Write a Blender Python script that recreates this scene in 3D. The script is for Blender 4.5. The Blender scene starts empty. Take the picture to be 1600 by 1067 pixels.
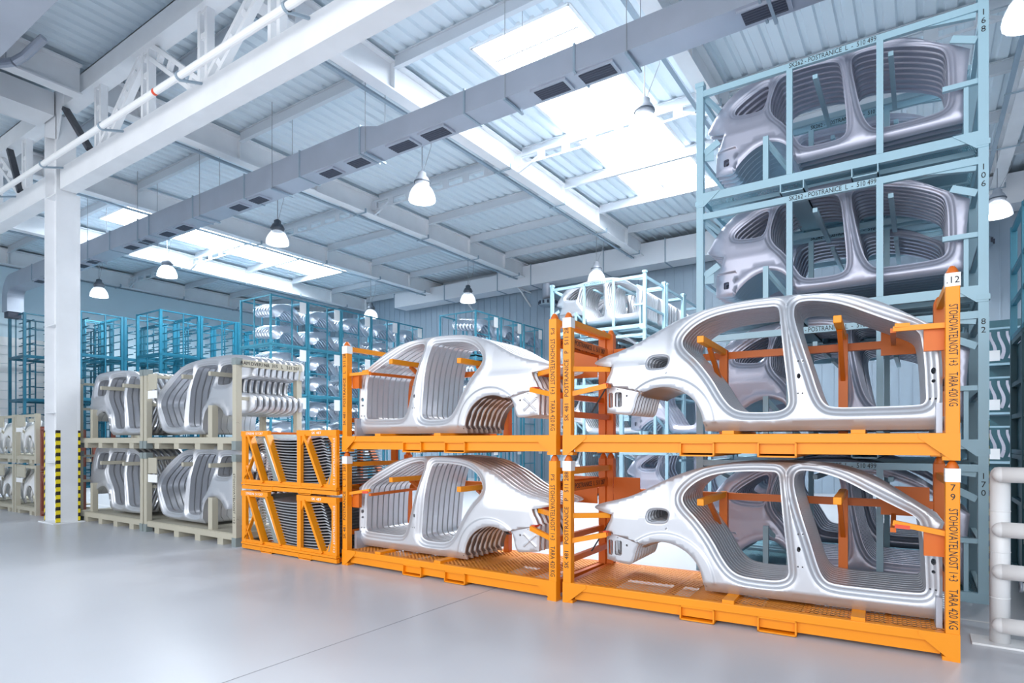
import bpy, math, random
import numpy as np
from mathutils import Vector, Matrix
from mathutils.geometry import delaunay_2d_cdt
random.seed(7)
SC = bpy.context.scene
COL = SC.collection

# ------------------------------------------------------------------ camera, world, exposure
cam_d = bpy.data.cameras.new('camera'); cam = bpy.data.objects.new('camera', cam_d); COL.objects.link(cam)
cam.location = (0, 0, 1.65); cam.rotation_euler = (math.radians(90), 0, math.radians(34.0))
cam_d.sensor_width = 36; cam_d.lens = 946 / 1600 * 36; cam_d.shift_y = (688 - 533.5) / 1600
cam_d.clip_end = 200
SC.camera = cam
SC.view_settings.view_transform = 'Standard'; SC.view_settings.look = 'None'
SC.view_settings.gamma = 1; SC.view_settings.use_curve_mapping = False
SC.view_settings.exposure = 0.32
W = bpy.data.worlds.new('world'); SC.world = W; W.use_nodes = True
bg = W.node_tree.nodes['Background']; bg.inputs[0].default_value = (0.86, 0.93, 1.0, 1); bg.inputs[1].default_value = 0.6


def area_light(name, loc, rot, sx, sy, power, col=(1, 1, 1)):
    d = bpy.data.lights.new(name, 'AREA'); d.shape = 'RECTANGLE'; d.size = sx; d.size_y = sy; d.energy = power; d.color = col
    o = bpy.data.objects.new(name, d); o.location = loc; o.rotation_euler = rot; COL.objects.link(o); return o


# daylight that comes down through the two roof lights
area_light('daylight_roof_light', (-5.7, 12.65, 8.79), (0, 0, 0), 1.9, 8.0, 1300, (.93, .97, 1))
area_light('daylight_roof_light', (-20.6, 12.65, 8.79), (0, 0, 0), 1.9, 8.0, 1300, (.86, .95, 1))
# fill light added behind the camera, standing in for unseen daylight
area_light('fill_light_behind_camera', (-3, -5.5, 4.5), (math.radians(80), 0, math.radians(4)), 22, 7, 1250, (.97, .98, 1))


# ------------------------------------------------------------------ materials
def mat(name, col, rough=.5, metal=0., emit=None, estr=0., noise=0., nscale=6., bump=0., spec=.5):
    m = bpy.data.materials.new(name); m.use_nodes = True; nt = m.node_tree; b = nt.nodes['Principled BSDF']
    b.inputs['Base Color'].default_value = (*col, 1); b.inputs['Roughness'].default_value = rough
    b.inputs['Metallic'].default_value = metal; b.inputs['Specular IOR Level'].default_value = spec
    if emit: b.inputs['Emission Color'].default_value = (*emit, 1); b.inputs['Emission Strength'].default_value = estr
    if noise or bump:
        tc = nt.nodes.new('ShaderNodeTexCoord'); n = nt.nodes.new('ShaderNodeTexNoise'); n.inputs['Scale'].default_value = nscale
        n.inputs['Detail'].default_value = 6
        nt.links.new(tc.outputs['Object'], n.inputs['Vector'])
        if noise:
            r = nt.nodes.new('ShaderNodeValToRGB')
            r.color_ramp.elements[0].position = .3; r.color_ramp.elements[1].position = .7
            r.color_ramp.elements[0].color = (*[c * (1 - noise) for c in col], 1)
            r.color_ramp.elements[1].color = (*[min(1, c * (1 + noise * .5)) for c in col], 1)
            nt.links.new(n.outputs['Fac'], r.inputs['Fac']); nt.links.new(r.outputs['Color'], b.inputs['Base Color'])
        if bump:
            bp = nt.nodes.new('ShaderNodeBump'); bp.inputs['Strength'].default_value = bump
            nt.links.new(n.outputs['Fac'], bp.inputs['Height']); nt.links.new(bp.outputs['Normal'], b.inputs['Normal'])
    return m


def worn(name, col, under, amount=.62, rough=.45, scale=3.):
    """painted steel with chips and scuffs"""
    m = mat(name, col, rough); nt = m.node_tree; b = nt.nodes['Principled BSDF']
    tc = nt.nodes.new('ShaderNodeTexCoord'); n = nt.nodes.new('ShaderNodeTexNoise'); n.inputs['Scale'].default_value = scale
    n.inputs['Detail'].default_value = 12; n.inputs['Roughness'].default_value = .75
    r = nt.nodes.new('ShaderNodeValToRGB'); r.color_ramp.elements[0].position = amount; r.color_ramp.elements[1].position = amount + .03
    n2 = nt.nodes.new('ShaderNodeTexNoise'); n2.inputs['Scale'].default_value = 1.3
    r2 = nt.nodes.new('ShaderNodeValToRGB'); r2.color_ramp.elements[0].color = (*[c * .86 for c in col], 1); r2.color_ramp.elements[1].color = (*[min(1, c * 1.06) for c in col], 1)
    mx = nt.nodes.new('ShaderNodeMix'); mx.data_type = 'RGBA'; mx.inputs[7].default_value = (*under, 1)
    nt.links.new(tc.outputs['Object'], n.inputs['Vector']); nt.links.new(tc.outputs['Object'], n2.inputs['Vector'])
    nt.links.new(n.outputs['Fac'], r.inputs['Fac']); nt.links.new(n2.outputs['Fac'], r2.inputs['Fac'])
    nt.links.new(r.outputs['Color'], mx.inputs[0]); nt.links.new(r2.outputs['Color'], mx.inputs[6])
    nt.links.new(mx.outputs[2], b.inputs['Base Color'])
    return m


def grating(name, col, sx=55., sy=22.):
    """expanded metal deck: paint with open slots"""
    m = mat(name, col, .5); nt = m.node_tree; b = nt.nodes['Principled BSDF']; out = nt.nodes['Material Output']
    tc = nt.nodes.new('ShaderNodeTexCoord'); mp = nt.nodes.new('ShaderNodeMapping')
    mp.inputs['Scale'].default_value = (sx, sy, 1)
    br = nt.nodes.new('ShaderNodeTexBrick'); br.inputs['Scale'].default_value = 1; br.inputs['Mortar Size'].default_value = .2
    br.inputs['Mortar Smooth'].default_value = 0; br.inputs['Brick Width'].default_value = 1; br.inputs['Row Height'].default_value = 1
    br.inputs['Color1'].default_value = br.inputs['Color2'].default_value = (1, 1, 1, 1); br.inputs['Mortar'].default_value = (0, 0, 0, 1)
    tr = nt.nodes.new('ShaderNodeBsdfTransparent'); mix = nt.nodes.new('ShaderNodeMixShader')
    nt.links.new(tc.outputs['Object'], mp.inputs['Vector']); nt.links.new(mp.outputs['Vector'], br.inputs['Vector'])
    nt.links.new(br.outputs['Color'], mix.inputs[0]); nt.links.new(b.outputs[0], mix.inputs[1]); nt.links.new(tr.outputs[0], mix.inputs[2])
    nt.links.new(mix.outputs[0], out.inputs['Surface'])
    return m


M = {}
M['floor'] = mat('floor_coating', (.575, .595, .64), .32, noise=.07, nscale=.35)
M['roofsheet'] = mat('roof_sheet_metal', (.70, .80, .87), .5)
M['wallsheet'] = mat('wall_cladding', (.31, .40, .49), .5)
M['wallplain'] = mat('wall_plaster_blue', (.64, .79, .87), .7, noise=.04, nscale=.4)
M['steelwhite'] = mat('white_painted_steel', (.82, .84, .87), .5, noise=.05, nscale=2)
M['purlin'] = mat('galvanised_purlin', (.66, .70, .75), .45, .2)
M['darkbrace'] = mat('dark_bracket', (.05, .055, .07), .5, noise=.3, nscale=14)
M['duct'] = mat('galvanised_duct', (.47, .51, .59), .38, .45, noise=.08, nscale=1.2)
M['walldukt'] = mat('painted_duct', (.72, .75, .80), .45)
M['vent'] = mat('vent_grille_dark', (.035, .045, .075), .5)
M['louvre'] = mat('louvre_dark', (.09, .10, .14), .5)
M['rail'] = mat('conduit_steel', (.34, .43, .51), .5, .3)
M['skylight'] = mat('roof_light_panel', (1, 1, 1), .5, emit=(.95, .98, 1.0), estr=3.2)
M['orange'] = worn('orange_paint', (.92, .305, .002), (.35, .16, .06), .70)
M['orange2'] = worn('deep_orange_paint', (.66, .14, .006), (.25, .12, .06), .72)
M['grating'] = grating('orange_grating', (.93, .34, .05), 16., 34.)
M['bluegrating'] = grating('blue_grating', (.22, .48, .58))
M['lblue'] = worn('light_blue_paint', (.37, .57, .67), (.25, .33, .36), .72)
M['blue'] = mat('strong_blue_paint', (.008, .125, .20), .45, noise=.12, nscale=3)
M['mblue'] = mat('mid_blue_paint', (.055, .29, .41), .45, noise=.12, nscale=3)
M['teal'] = worn('dark_teal_paint', (.06, .17, .21), (.1, .12, .13), .68)
M['beige'] = worn('beige_paint', (.50, .47, .38), (.22, .19, .17), .64, .6, 5.)
M['brown'] = worn('rust_brown_paint', (.26, .075, .05), (.12, .06, .05), .62, .6)
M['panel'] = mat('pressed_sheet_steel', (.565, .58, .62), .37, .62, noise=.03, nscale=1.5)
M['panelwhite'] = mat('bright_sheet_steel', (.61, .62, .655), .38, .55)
M['panelshaded'] = mat('shaded_sheet_steel', (.44, .45, .54), .38, .6, noise=.03, nscale=1.5)  # panel steel greyed and darkened, shading of the stacks put into the colour
M['whitesteel'] = mat('white_primed_steel', (.80, .81, .83), .4)
M['fender'] = mat('fender_sheet_steel', (.56, .62, .71), .3, .75)
M['roofskin'] = mat('roof_skin_steel', (.42, .43, .46), .38, .6)
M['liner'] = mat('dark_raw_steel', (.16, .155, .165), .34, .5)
M['greyplate'] = mat('grey_green_steel', (.23, .27, .27), .5)
M['white'] = mat('white_paint', (.86, .87, .88), .35)
M['card'] = mat('white_card', (.9, .91, .92), .7)
M['black'] = mat('black_lettering', (.02, .02, .025), .6)
M['red'] = mat('red_paint', (.75, .08, .03), .5)
M['lamphead'] = mat('lamp_housing', (.10, .12, .15), .4, .3)
M['lampheadlight'] = mat('lamp_housing_grey', (.55, .58, .64), .4, .3)
M['glow'] = mat('lamp_glow', (1, 1, 1), .5, emit=(1, 1, 1), estr=6)
M['wire'] = mat('wire_steel', (.35, .38, .42), .5)
M['rubber'] = mat('dark_rubber', (.03, .03, .03), .7)
M['paleline'] = mat('floor_marking', (.80, .80, .80), .6)
M['joint'] = mat('floor_joint', (.30, .31, .34), .7)
gm = mat('lamp_prism_glass', (.86, .89, .93), .25); gm.node_tree.nodes['Principled BSDF'].inputs['Alpha'].default_value = .8
M['lampshade'] = gm
# hazard tape
hz = mat('hazard_tape', (.9, .75, .03), .5); nt = hz.node_tree
tc = nt.nodes.new('ShaderNodeTexCoord'); mp = nt.nodes.new('ShaderNodeMapping'); mp.inputs['Rotation'].default_value = (math.radians(0), math.radians(38), 0)
wv = nt.nodes.new('ShaderNodeTexWave'); wv.bands_direction = 'Z'; wv.inputs['Scale'].default_value = 2.6
rp = nt.nodes.new('ShaderNodeValToRGB'); rp.color_ramp.interpolation = 'CONSTANT'
rp.color_ramp.elements[0].color = (.03, .025, .02, 1); rp.color_ramp.elements[1].color = (.90, .72, .02, 1); rp.color_ramp.elements[1].position = .45
nt.links.new(tc.outputs['Object'], mp.inputs[0]); nt.links.new(mp.outputs[0], wv.inputs[0]); nt.links.new(wv.outputs['Fac'], rp.inputs[0])
nt.links.new(rp.outputs[0], nt.nodes['Principled BSDF'].inputs['Base Color']); M['hazard'] = hz


# ------------------------------------------------------------------ helpers
class MB:
    def __init__(s): s.v = []; s.f = []

    def add(s, vs, fs):
        n = len(s.v); s.v += [tuple(v) for v in vs]; s.f += [tuple(i + n for i in f) for f in fs]; return s

    def box(s, x0, x1, y0, y1, z0, z1, ch=0.):
        x0, x1 = sorted((x0, x1)); y0, y1 = sorted((y0, y1)); z0, z1 = sorted((z0, z1))
        vs = [(x, y, z) for z in (z0, z1) for y in (y0, y1) for x in (x0, x1)]
        return s.add(vs, [(0, 2, 3, 1), (4, 5, 7, 6), (0, 1, 5, 4), (2, 6, 7, 3), (0, 4, 6, 2), (1, 3, 7, 5)])

    def bar(s, p, q, w, h=None, up=(0, 0, 1)):
        h = h or w; p = Vector(p); q = Vector(q); d = (q - p).normalized(); up = Vector(up)
        if abs(d.dot(up)) > .98: up = Vector((0, 1, 0))
        a = d.cross(up).normalized() * (w / 2); b = d.cross(a).normalized() * (h / 2)
        vs = [p - a - b, p + a - b, p + a + b, p - a + b, q - a - b, q + a - b, q + a + b, q - a + b]
        return s.add(vs, [(0, 3, 2, 1), (4, 5, 6, 7), (0, 1, 5, 4), (1, 2, 6, 5), (2, 3, 7, 6), (3, 0, 4, 7)])

    def tube(s, p, q, r, n=12, r2=None):
        r2 = r if r2 is None else r2
        p = Vector(p); q = Vector(q); d = (q - p).normalized(); up = Vector((0, 0, 1)) if abs(d.z) < .95 else Vector((0, 1, 0))
        a = d.cross(up).normalized(); b = d.cross(a).normalized(); vs = []
        for c, rr in ((p, r), (q, r2)):
            for i in range(n):
                t = 2 * math.pi * i / n; vs.append(c + a * (rr * math.cos(t)) + b * (rr * math.sin(t)))
        fs = [(i, (i + 1) % n, n + (i + 1) % n, n + i) for i in range(n)] + [tuple(range(n))[::-1], tuple(range(n, 2 * n))]
        return s.add(vs, fs)

    def lathe(s, prof, c=(0, 0, 0), n=24, axis='z'):
        vs = []
        for r, z in prof:
            for i in range(n):
                t = 2 * math.pi * i / n
                if axis == 'z': vs.append((c[0] + r * math.cos(t), c[1] + r * math.sin(t), c[2] + z))
                else: vs.append((c[0] + z, c[1] + r * math.cos(t), c[2] + r * math.sin(t)))
        fs = []
        for k in range(len(prof) - 1):
            for i in range(n):
                j = (i + 1) % n; fs.append((k * n + i, k * n + j, (k + 1) * n + j, (k + 1) * n + i))
        return s.add(vs, fs)

    def prism(s, pts, a0, a1, plane='xz'):
        """polygon in a plane pushed along the third axis"""
        n = len(pts); vs = []
        for a in (a0, a1):
            for (u, w) in pts:
                vs.append({'xz': (u, a, w), 'yz': (a, u, w), 'xy': (u, w, a)}[plane])
        fs = [tuple(range(n)), tuple(range(n, 2 * n))[::-1]] + [(i, n + i, n + (i + 1) % n, (i + 1) % n) for i in range(n)]
        return s.add(vs, fs)

    def mesh(s, name, m, smooth=False):
        me = bpy.data.meshes.new(name); me.from_pydata(s.v, [], s.f); me.materials.append(m)
        if smooth:
            me.shade_smooth()
        me.update(); return me

    def build(s, name, m, parent=None, smooth=False, bevel=0.):
        o = bpy.data.objects.new(name, s.mesh(name, m, smooth)); COL.objects.link(o)
        if parent: o.parent = parent
        import bmesh
        b = bmesh.new(); b.from_mesh(o.data); bmesh.ops.recalc_face_normals(b, faces=b.faces); b.to_mesh(o.data); b.free()
        if bevel:
            md = o.modifiers.new('bevel', 'BEVEL'); md.width = bevel; md.segments = 2; md.limit_method = 'ANGLE'
        return o


def part(name, me, parent):
    o = bpy.data.objects.new(name, me); COL.objects.link(o); o.parent = parent; return o


def tag(o, label=None, cat=None, group=None, kind=None):
    if label: o['label'] = label
    if cat: o['category'] = cat
    if group: o['group'] = group
    if kind: o['kind'] = kind
    return o


def thing(name, loc, label, cat, group=None, rz=0.):
    o = bpy.data.objects.new(name, None); o.empty_display_size = .1; o.location = loc; o.rotation_euler = (0, 0, rz); COL.objects.link(o)
    return tag(o, label, cat, group)


def struct(o): o['kind'] = 'structure'; return o


def copy_tree(o, parent=None):
    c = o.copy(); COL.objects.link(c)
    if parent: c.parent = parent
    for ch in list(o.children): copy_tree(ch, c)
    return c


def text(body, parent, loc, size, rot=(math.pi / 2, 0, 0), m=None, align='CENTER', name='lettering', fit=None, top=False):
    c = bpy.data.curves.new(name, 'FONT'); c.body = body; c.size = size; c.align_x = align; c.align_y = 'TOP' if top else 'CENTER'; c.extrude = .0008
    c.resolution_u = 2; tmp = bpy.data.objects.new('tmp', c)
    me = bpy.data.meshes.new_from_object(tmp); bpy.data.objects.remove(tmp); bpy.data.curves.remove(c)
    me.name = name; me.materials.clear(); me.materials.append(m or M['black'])
    if fit:
        xs = [v.co.x for v in me.vertices]; k = fit / (max(xs) - min(xs))
        for v in me.vertices: v.co.x *= k
    o = bpy.data.objects.new(name, me); o.location = loc; o.rotation_euler = rot; COL.objects.link(o); o.parent = parent
    return o


ORD = ['front', 'second', 'third', 'fourth', 'fifth', 'sixth', 'seventh', 'eighth', 'ninth', 'tenth', 'eleventh', 'twelfth', 'thirteenth', 'fourteenth',
       'fifteenth', 'sixteenth', 'seventeenth', 'eighteenth', 'nineteenth', 'twentieth']

# ------------------------------------------------------------------ pressed sheet builder
def chaikin(pts, it=2):
    for _ in range(it):
        out = []; n = len(pts)
        for i in range(n):
            p = pts[i]; a = pts[i - 1]; b = pts[(i + 1) % n]
            if len(p) == 3: out.append(p); continue
            P = np.array(p[:2]); A = np.array(a[:2]); B = np.array(b[:2])
            out.append(tuple(P * .75 + A * .25)); out.append(tuple(P * .75 + B * .25))
        pts = out
    return [tuple(p[:2]) for p in pts]


def densify(pts, step, closed=True):
    out = []; n = len(pts)
    for i in range(n if closed else n - 1):
        a = np.array(pts[i]); b = np.array(pts[(i + 1) % n]); L = np.linalg.norm(b - a)
        if L < 1e-6: continue
        k = max(1, int(math.ceil(L / step)))
        for j in range(k): out.append(tuple(a + (b - a) * j / k))
    if not closed: out.append(pts[-1])
    # merge near duplicates
    res = [out[0]]
    for p in out[1:]:
        if math.dist(p, res[-1]) > step * .28: res.append(p)
    if closed and math.dist(res[0], res[-1]) < step * .28: res.pop()
    return res


def segdist(P, loop, closed=True):
    P = np.asarray(P, float); A = np.array(loop, float); B = np.roll(A, -1, 0) if closed else A[1:]
    if not closed: A = A[:-1]
    d = np.full(len(P), 1e9)
    for a, b in zip(A, B):
        ab = b - a; L = ab @ ab
        if L < 1e-12: continue
        t = np.clip(((P - a) @ ab) / L, 0, 1); q = a + t[:, None] * ab; d = np.minimum(d, np.hypot(*(P - q).T))
    return d


def inside(P, loop):
    P = np.asarray(P, float); x, y = P.T; r = np.zeros(len(P), bool); n = len(loop)
    for i in range(n):
        x0, y0 = loop[i]; x1, y1 = loop[(i + 1) % n]
        if y0 == y1: continue
        c = ((y0 > y) != (y1 > y)) & (x < (x1 - x0) * (y - y0) / (y1 - y0) + x0); r ^= c
    return r


def offset_loop(loop, d, outward=True):
    A = np.array(loop); area = .5 * np.sum(A[:, 0] * np.roll(A[:, 1], -1) - np.roll(A[:, 0], -1) * A[:, 1])
    t = np.roll(A, -1, 0) - np.roll(A, 1, 0); t /= np.linalg.norm(t, axis=1)[:, None]
    nrm = np.stack([t[:, 1], -t[:, 0]], 1) * (1 if area > 0 else -1)
    return A + nrm * (d if outward else -d)


def sheet(name, outline, holes, depth, step=.05, rings=(.014, .022, .030, .046, .056, .066, .080), feats=(), small=(), flange=None, hole_rings=True, mirror=None, m=None, thin=.012, nprof=9):
    """pressed panel: outline and holes in (s, w); depth(S, Wd, dholes, dout) is how far inward each point lies"""
    outl = densify(chaikin(outline, 2), step * .7)
    hs = [densify(chaikin(h, 3), step * .6) for h in holes]
    V = []; E = []

    def addloop(L, closed=True):
        n0 = len(V); V.extend([tuple(map(float, p)) for p in L]); n = len(L)
        E.extend([(n0 + i, n0 + (i + 1) % n) for i in range(n if closed else n - 1)])

    addloop(outl)
    for h in hs: addloop(h)
    for sm in small: addloop(sm)

    def addring(R, own, clear):
        R = np.array(R); ok = inside(R, outl) & (segdist(R, outl) > min(.01, clear))
        for k, h in enumerate(hs):
            if own == k: ok &= segdist(R, h) > clear * .7; ok &= ~inside(R, h)
            else: ok &= ~inside(R, h) & (segdist(R, h) > .012)
        if own == -1: ok &= segdist(R, outl) > clear * .7
        idx = []
        for i in range(len(R)):
            if ok[i]: idx.append(len(V)); V.append(tuple(map(float, R[i])))
            else: idx.append(None)
        for i in range(len(R)):
            a, b = idx[i], idx[(i + 1) % len(R)]
            if a is not None and b is not None and math.dist(V[a], V[b]) < .2: E.append((a, b))
    for k, h in enumerate(hs[:nprof]):
        for d in (rings if hole_rings else ()): addring(offset_loop(h, d), k, d)
    addring(offset_loop(outl, thin, False), -1, thin)
    for ft in feats:
        R = np.array(densify(list(ft), step, False)); ok = inside(R, outl) & (segdist(R, outl) > .004)
        for h in hs: ok &= ~inside(R, h) & (segdist(R, h) > .008)
        prev = None
        for i in range(len(R)):
            if ok[i]:
                V.append(tuple(map(float, R[i])))
                if prev is not None: E.append((prev, len(V) - 1))
                prev = len(V) - 1
            else: prev = None
    A = np.array(outl); x0, y0 = A.min(0); x1, y1 = A.max(0)
    gx = np.arange(x0 + step / 2, x1, step); gy = np.arange(y0 + step / 2, y1, step)
    G = np.array([(x + (step / 2 if j % 2 else 0), y) for j, y in enumerate(gy) for x in gx])
    ok = inside(G, outl)
    VV = np.array(V)
    for h in hs: ok &= ~inside(G, h)
    G = G[ok]
    if len(G):
        keep = [g for g in G if np.min(np.hypot(*(VV - g).T)) > step * .45]
        V.extend([tuple(map(float, g)) for g in keep])
    ov, oe, of, *_ = delaunay_2d_cdt([Vector(v) for v in V], E, [], 0, 1e-5)
    P = np.array([tuple(v) for v in ov]); F = [tuple(f) for f in of]
    C = np.array([P[list(f)].mean(0) for f in F]); ok = inside(C, outl)
    for h in hs: ok &= ~inside(C, h)
    for sm in small: ok &= ~inside(C, sm)
    F = [f for f, o in zip(F, ok) if o]
    def field(Q):
        dh_ = np.full(len(Q), 9.)
        for h in hs[:nprof]: dh_ = np.minimum(dh_, np.where(inside(Q, h), 0, segdist(Q, h)))
        do_ = np.where(inside(Q, outl), segdist(Q, outl), 0)
        return depth(Q[:, 0], Q[:, 1], dh_, do_)
    dh = np.full(len(P), 9.)
    for h in hs: dh = np.minimum(dh, segdist(P, h))
    D = field(P); ep = .0035
    gx_ = (field(P + [ep, 0]) - field(P - [ep, 0])) / (2 * ep); gy_ = (field(P + [0, ep]) - field(P - [0, ep])) / (2 * ep)
    N = np.stack([gx_, -np.ones(len(P)), gy_], 1); N /= np.linalg.norm(N, axis=1)[:, None]; N = [Vector(v) for v in N]
    verts = [(P[i, 0], D[i], P[i, 1]) for i in range(len(P))]
    # flange along every border
    cnt = {}
    for f in F:
        for i in range(len(f)):
            e = (f[i], f[(i + 1) % len(f)]); k = (min(e), max(e)); cnt[k] = None if k in cnt else e
    be = [e for e in cnt.values() if e is not None]
    onhole = dh < 1e-3
    fw = flange or (lambda s, w, hole: .03)
    mp = {}; nb = {}
    for e in be:
        for i in e:
            if i not in mp:
                x, y, z = verts[i]; f_ = fw(x, z, bool(onhole[i]))
                mp[i] = len(verts); verts.append((x, y, z)); nb[i] = len(verts); verts.append((x, y + f_, z)); N += [Vector(), Vector()]
    F2 = list(F)
    for a, b in be:
        F2.append((mp[b], mp[a], nb[a], nb[b]))
        nv = (Vector(verts[a]) - Vector(verts[b])).cross(Vector((0, 1, 0)))
        for q in (mp[a], mp[b], nb[a], nb[b]): N[q] = N[q] + nv
    if mirror is not None:
        N = [Vector((-v.x, v.y, v.z)) for v in N]; verts = [(mirror - x, y, z) for x, y, z in verts]; F2 = [tuple(reversed(f)) for f in F2]
    me = bpy.data.meshes.new(name); me.from_pydata(verts, [], F2); me.materials.append(m or M['panel']); me.shade_smooth(); me.update()
    me.normals_split_custom_set_from_vertices([v.normalized() if v.length > 1e-9 else Vector((0, -1, 0)) for v in N])
    return me


def circle(cx, cy, r, n=8, sy=1.): return [(cx + r * math.cos(2 * math.pi * i / n), cy + sy * r * math.sin(2 * math.pi * i / n)) for i in range(n)]


def hole_profile(d): return np.interp(d, [0, .014, .022, .030, .046, .056, .066, .080, 9], [.048, .046, .038, .027, .024, .018, .007, 0, 0])


# ---- saloon side panel -------------------------------------------------------
sed_out = [(.21, .71), (.25, .745), (.378, .785), (.495, .806), (.687, .874), (.856, .965), (1.008, 1.044), (1.171, 1.112), (1.331, 1.160), (1.489, 1.190), (1.654, 1.208),
           (1.844, 1.216), (2.111, 1.214), (2.278, 1.205), (2.415, 1.190), (2.54, 1.162), (2.678, 1.112), (2.802, 1.045), (2.926, .960), (3.066, .862), (3.200, .775, 1), (3.180, .70),
           (3.178, .60), (3.188, .5), (3.188, .10, 1), (3.258, .085, 1), (3.25, .0, 1), (1.365, .0, 1), (1.359, .093), (1.335, .19), (1.285, .280), (1.21, .352), (1.113, .407), (1.001, .433),
           (.887, .425), (.81, .395, 1), (.722, .385), (.69, .30), (.671, .218), (.645, .172), (.60, .165), (.375, .195, 1), (.365, .477, 1), (.395, .56), (.42, .591), (.443, .66, 1), (.32, .678)]
sed_rear = [(1.140, .850), (1.175, .935), (1.293, 1.040), (1.466, 1.104), (1.72, 1.128), (1.90, 1.128), (1.985, 1.125), (2.005, 1.03), (2.030, .80), (2.082, .321), (2.085, .215), (2.01, .168), (1.85, .164), (1.69, .172), (1.60, .215),
            (1.52, .32), (1.435, .479), (1.30, .663), (1.18, .775)]
sed_front = [(2.118, 1.02), (2.125, 1.135), (2.230, 1.150), (2.417, 1.110), (2.55, 1.052), (2.679, .980), (2.864, .881), (3.035, .795), (3.055, .70), (3.072, .553), (3.082, .317), (3.085, .205), (3.0, .192),
             (2.7, .190), (2.449, .190), (2.37, .215), (2.32, .31), (2.262, .52), (2.20, .72), (2.147, .90)]
sed_fuel = [(.815, .63), (.815, .70), (.86, .735), (1.02, .735), (1.018, .65), (.985, .618), (.85, .615)]
def rrect(x0, x1, y0, y1, r=.012, sk=0.):
    return [(x0 + sk * (y - y0) + (x - x0), y, 1) for x, y in ((x0 + r, y0), (x1 - r, y0), (x1, y0 + r), (x1, y1 - r), (x1 - r, y1), (x0 + r, y1), (x0, y1 - r), (x0, y0 + r))]


sed_tow1 = rrect(.392, .445, .245, .40)
sed_tow2 = rrect(.468, .545, .25, .40)


def sed_depth(S, Wd, dh, do):
    y = np.zeros_like(S)
    y += .13 * np.clip((Wd - .64) / .53, 0, 9) ** 2
    y += .18 * np.clip((.6 - S) / .6, 0, 1) ** 2
    y += .05 * np.clip((.088 - Wd) / .088, 0, 1)
    q = np.clip((1.10 - S) / .12, 0, 1)                       # quarter panel only
    q = q * q * (3 - 2 * q); y += q * .022 * (1 - np.exp(-np.clip(Wd - .655, 0, 9) / .05))
    line = .395 + (.72 - S) * .085 / .355                      # bumper carrier under the crease
    br = (Wd < line + .002) & (S < .80)
    y = np.where(br, y + .035, y)
    r = np.hypot(S - 1.0, Wd - .06)
    fl_ = np.clip((.478 - r) / .036, 0, 1); ds = np.clip((dh - .05) / .05, 0, 1) if True else 1
    ds = np.where(S < 1.06, 1, ds)
    y += np.where(~br & (Wd > .06), -.014 * fl_ * fl_ * (3 - 2 * fl_) * ds, 0)
    y += np.where(S < np.where(Wd > .78, 1.06, np.where(Wd > .56, 1.095, 1.0)), np.interp(dh, [0, .02, 9], [.02, 0, 0]), hole_profile(dh))
    y += np.interp(do, [0, .012, 9], [.012, 0, 0])
    return y


def sed_flange(s, w, hole):
    if hole: return .02 if s < 1.05 else .078
    r = math.hypot(s - 1.0, w - .06)
    if r < .41 and w < .45 and s < 1.42: return .02
    return .03


arch_feats = [[(1.0 + q * math.cos(t), .06 + q * math.sin(t)) for t in np.linspace(.05, 2.5, 44)] for q in (.478, .469, .460, .451, .442)]
sed_feats = arch_feats + [[(.36, .481), (.722, .397)], [(.36, .477), (.72, .392)], [(1.36, .088), (3.25, .088)], [(.44, .655), (1.16, .655)], [(.44, .69), (1.10, .69)], [(.44, .62), (1.14, .62)]]
sed_small = [circle(2.165 + dx, w, .007, 6) for w in (.60, .32) for dx in (0, .035)] + [circle(2.17, .47, .016, 8, 1.5)] + \
            [circle(3.11 + dx, w, .008, 6) for w in (.64, .24) for dx in (0, .035)] + [circle(3.13, .46, .017, 8, 1.6), circle(3.13, .38, .014, 8)] + [circle(.60, .36, .012, 8), circle(.40, .455, .006, 6), circle(.5, .43, .006, 6)]
SED = dict(outline=sed_out, holes=[sed_rear, sed_front, sed_fuel, sed_tow1, sed_tow2], depth=sed_depth, feats=sed_feats, small=sed_small, flange=sed_flange, nprof=3, step=.032)

# ---- estate side panel -------------------------------------------------------
wag_out = [(.06, .70, 1), (.195, .90), (.29, 1.02), (.45, 1.16), (.75, 1.25), (1.231, 1.305), (1.695, 1.31), (1.986, 1.255), (2.263, 1.145), (2.525, .96), (2.80, .76, 1), (2.78, .6), (2.76, .3), (2.77, .02, 1), (1.15, .0, 1),
           (1.11, .08), (1.063, .185), (1.01, .26), (.902, .315), (.763, .315), (.624, .255), (.50, .15), (.45, .08), (.38, .05), (.183, .09, 1), (.19, .35, 1), (.25, .42), (.30, .585, 1), (.10, .66, 1)]
wag_q = [(.40, .82), (.46, .92), (.80, 1.14), (.815, 1.0), (.775, .81), (.72, .77), (.5, .78)]
wag_r = [(.835, .80), (.87, 1.0), (.945, 1.17), (1.25, 1.19), (1.54, 1.15), (1.60, 1.05), (1.64, .7), (1.672, .32), (1.655, .20), (1.56, .165), (1.28, .165), (1.19, .20), (1.12, .33), (1.02, .50), (.87, .66)]
wag_f = [(1.70, 1.06), (1.74, 1.15), (1.9, 1.15), (2.128, 1.09), (2.35, 1.00), (2.55, .88), (2.60, .78), (2.615, .55), (2.615, .26), (2.565, .20), (2.45, .18), (2.0, .175), (1.91, .21), (1.83, .36), (1.77, .64)]


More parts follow.
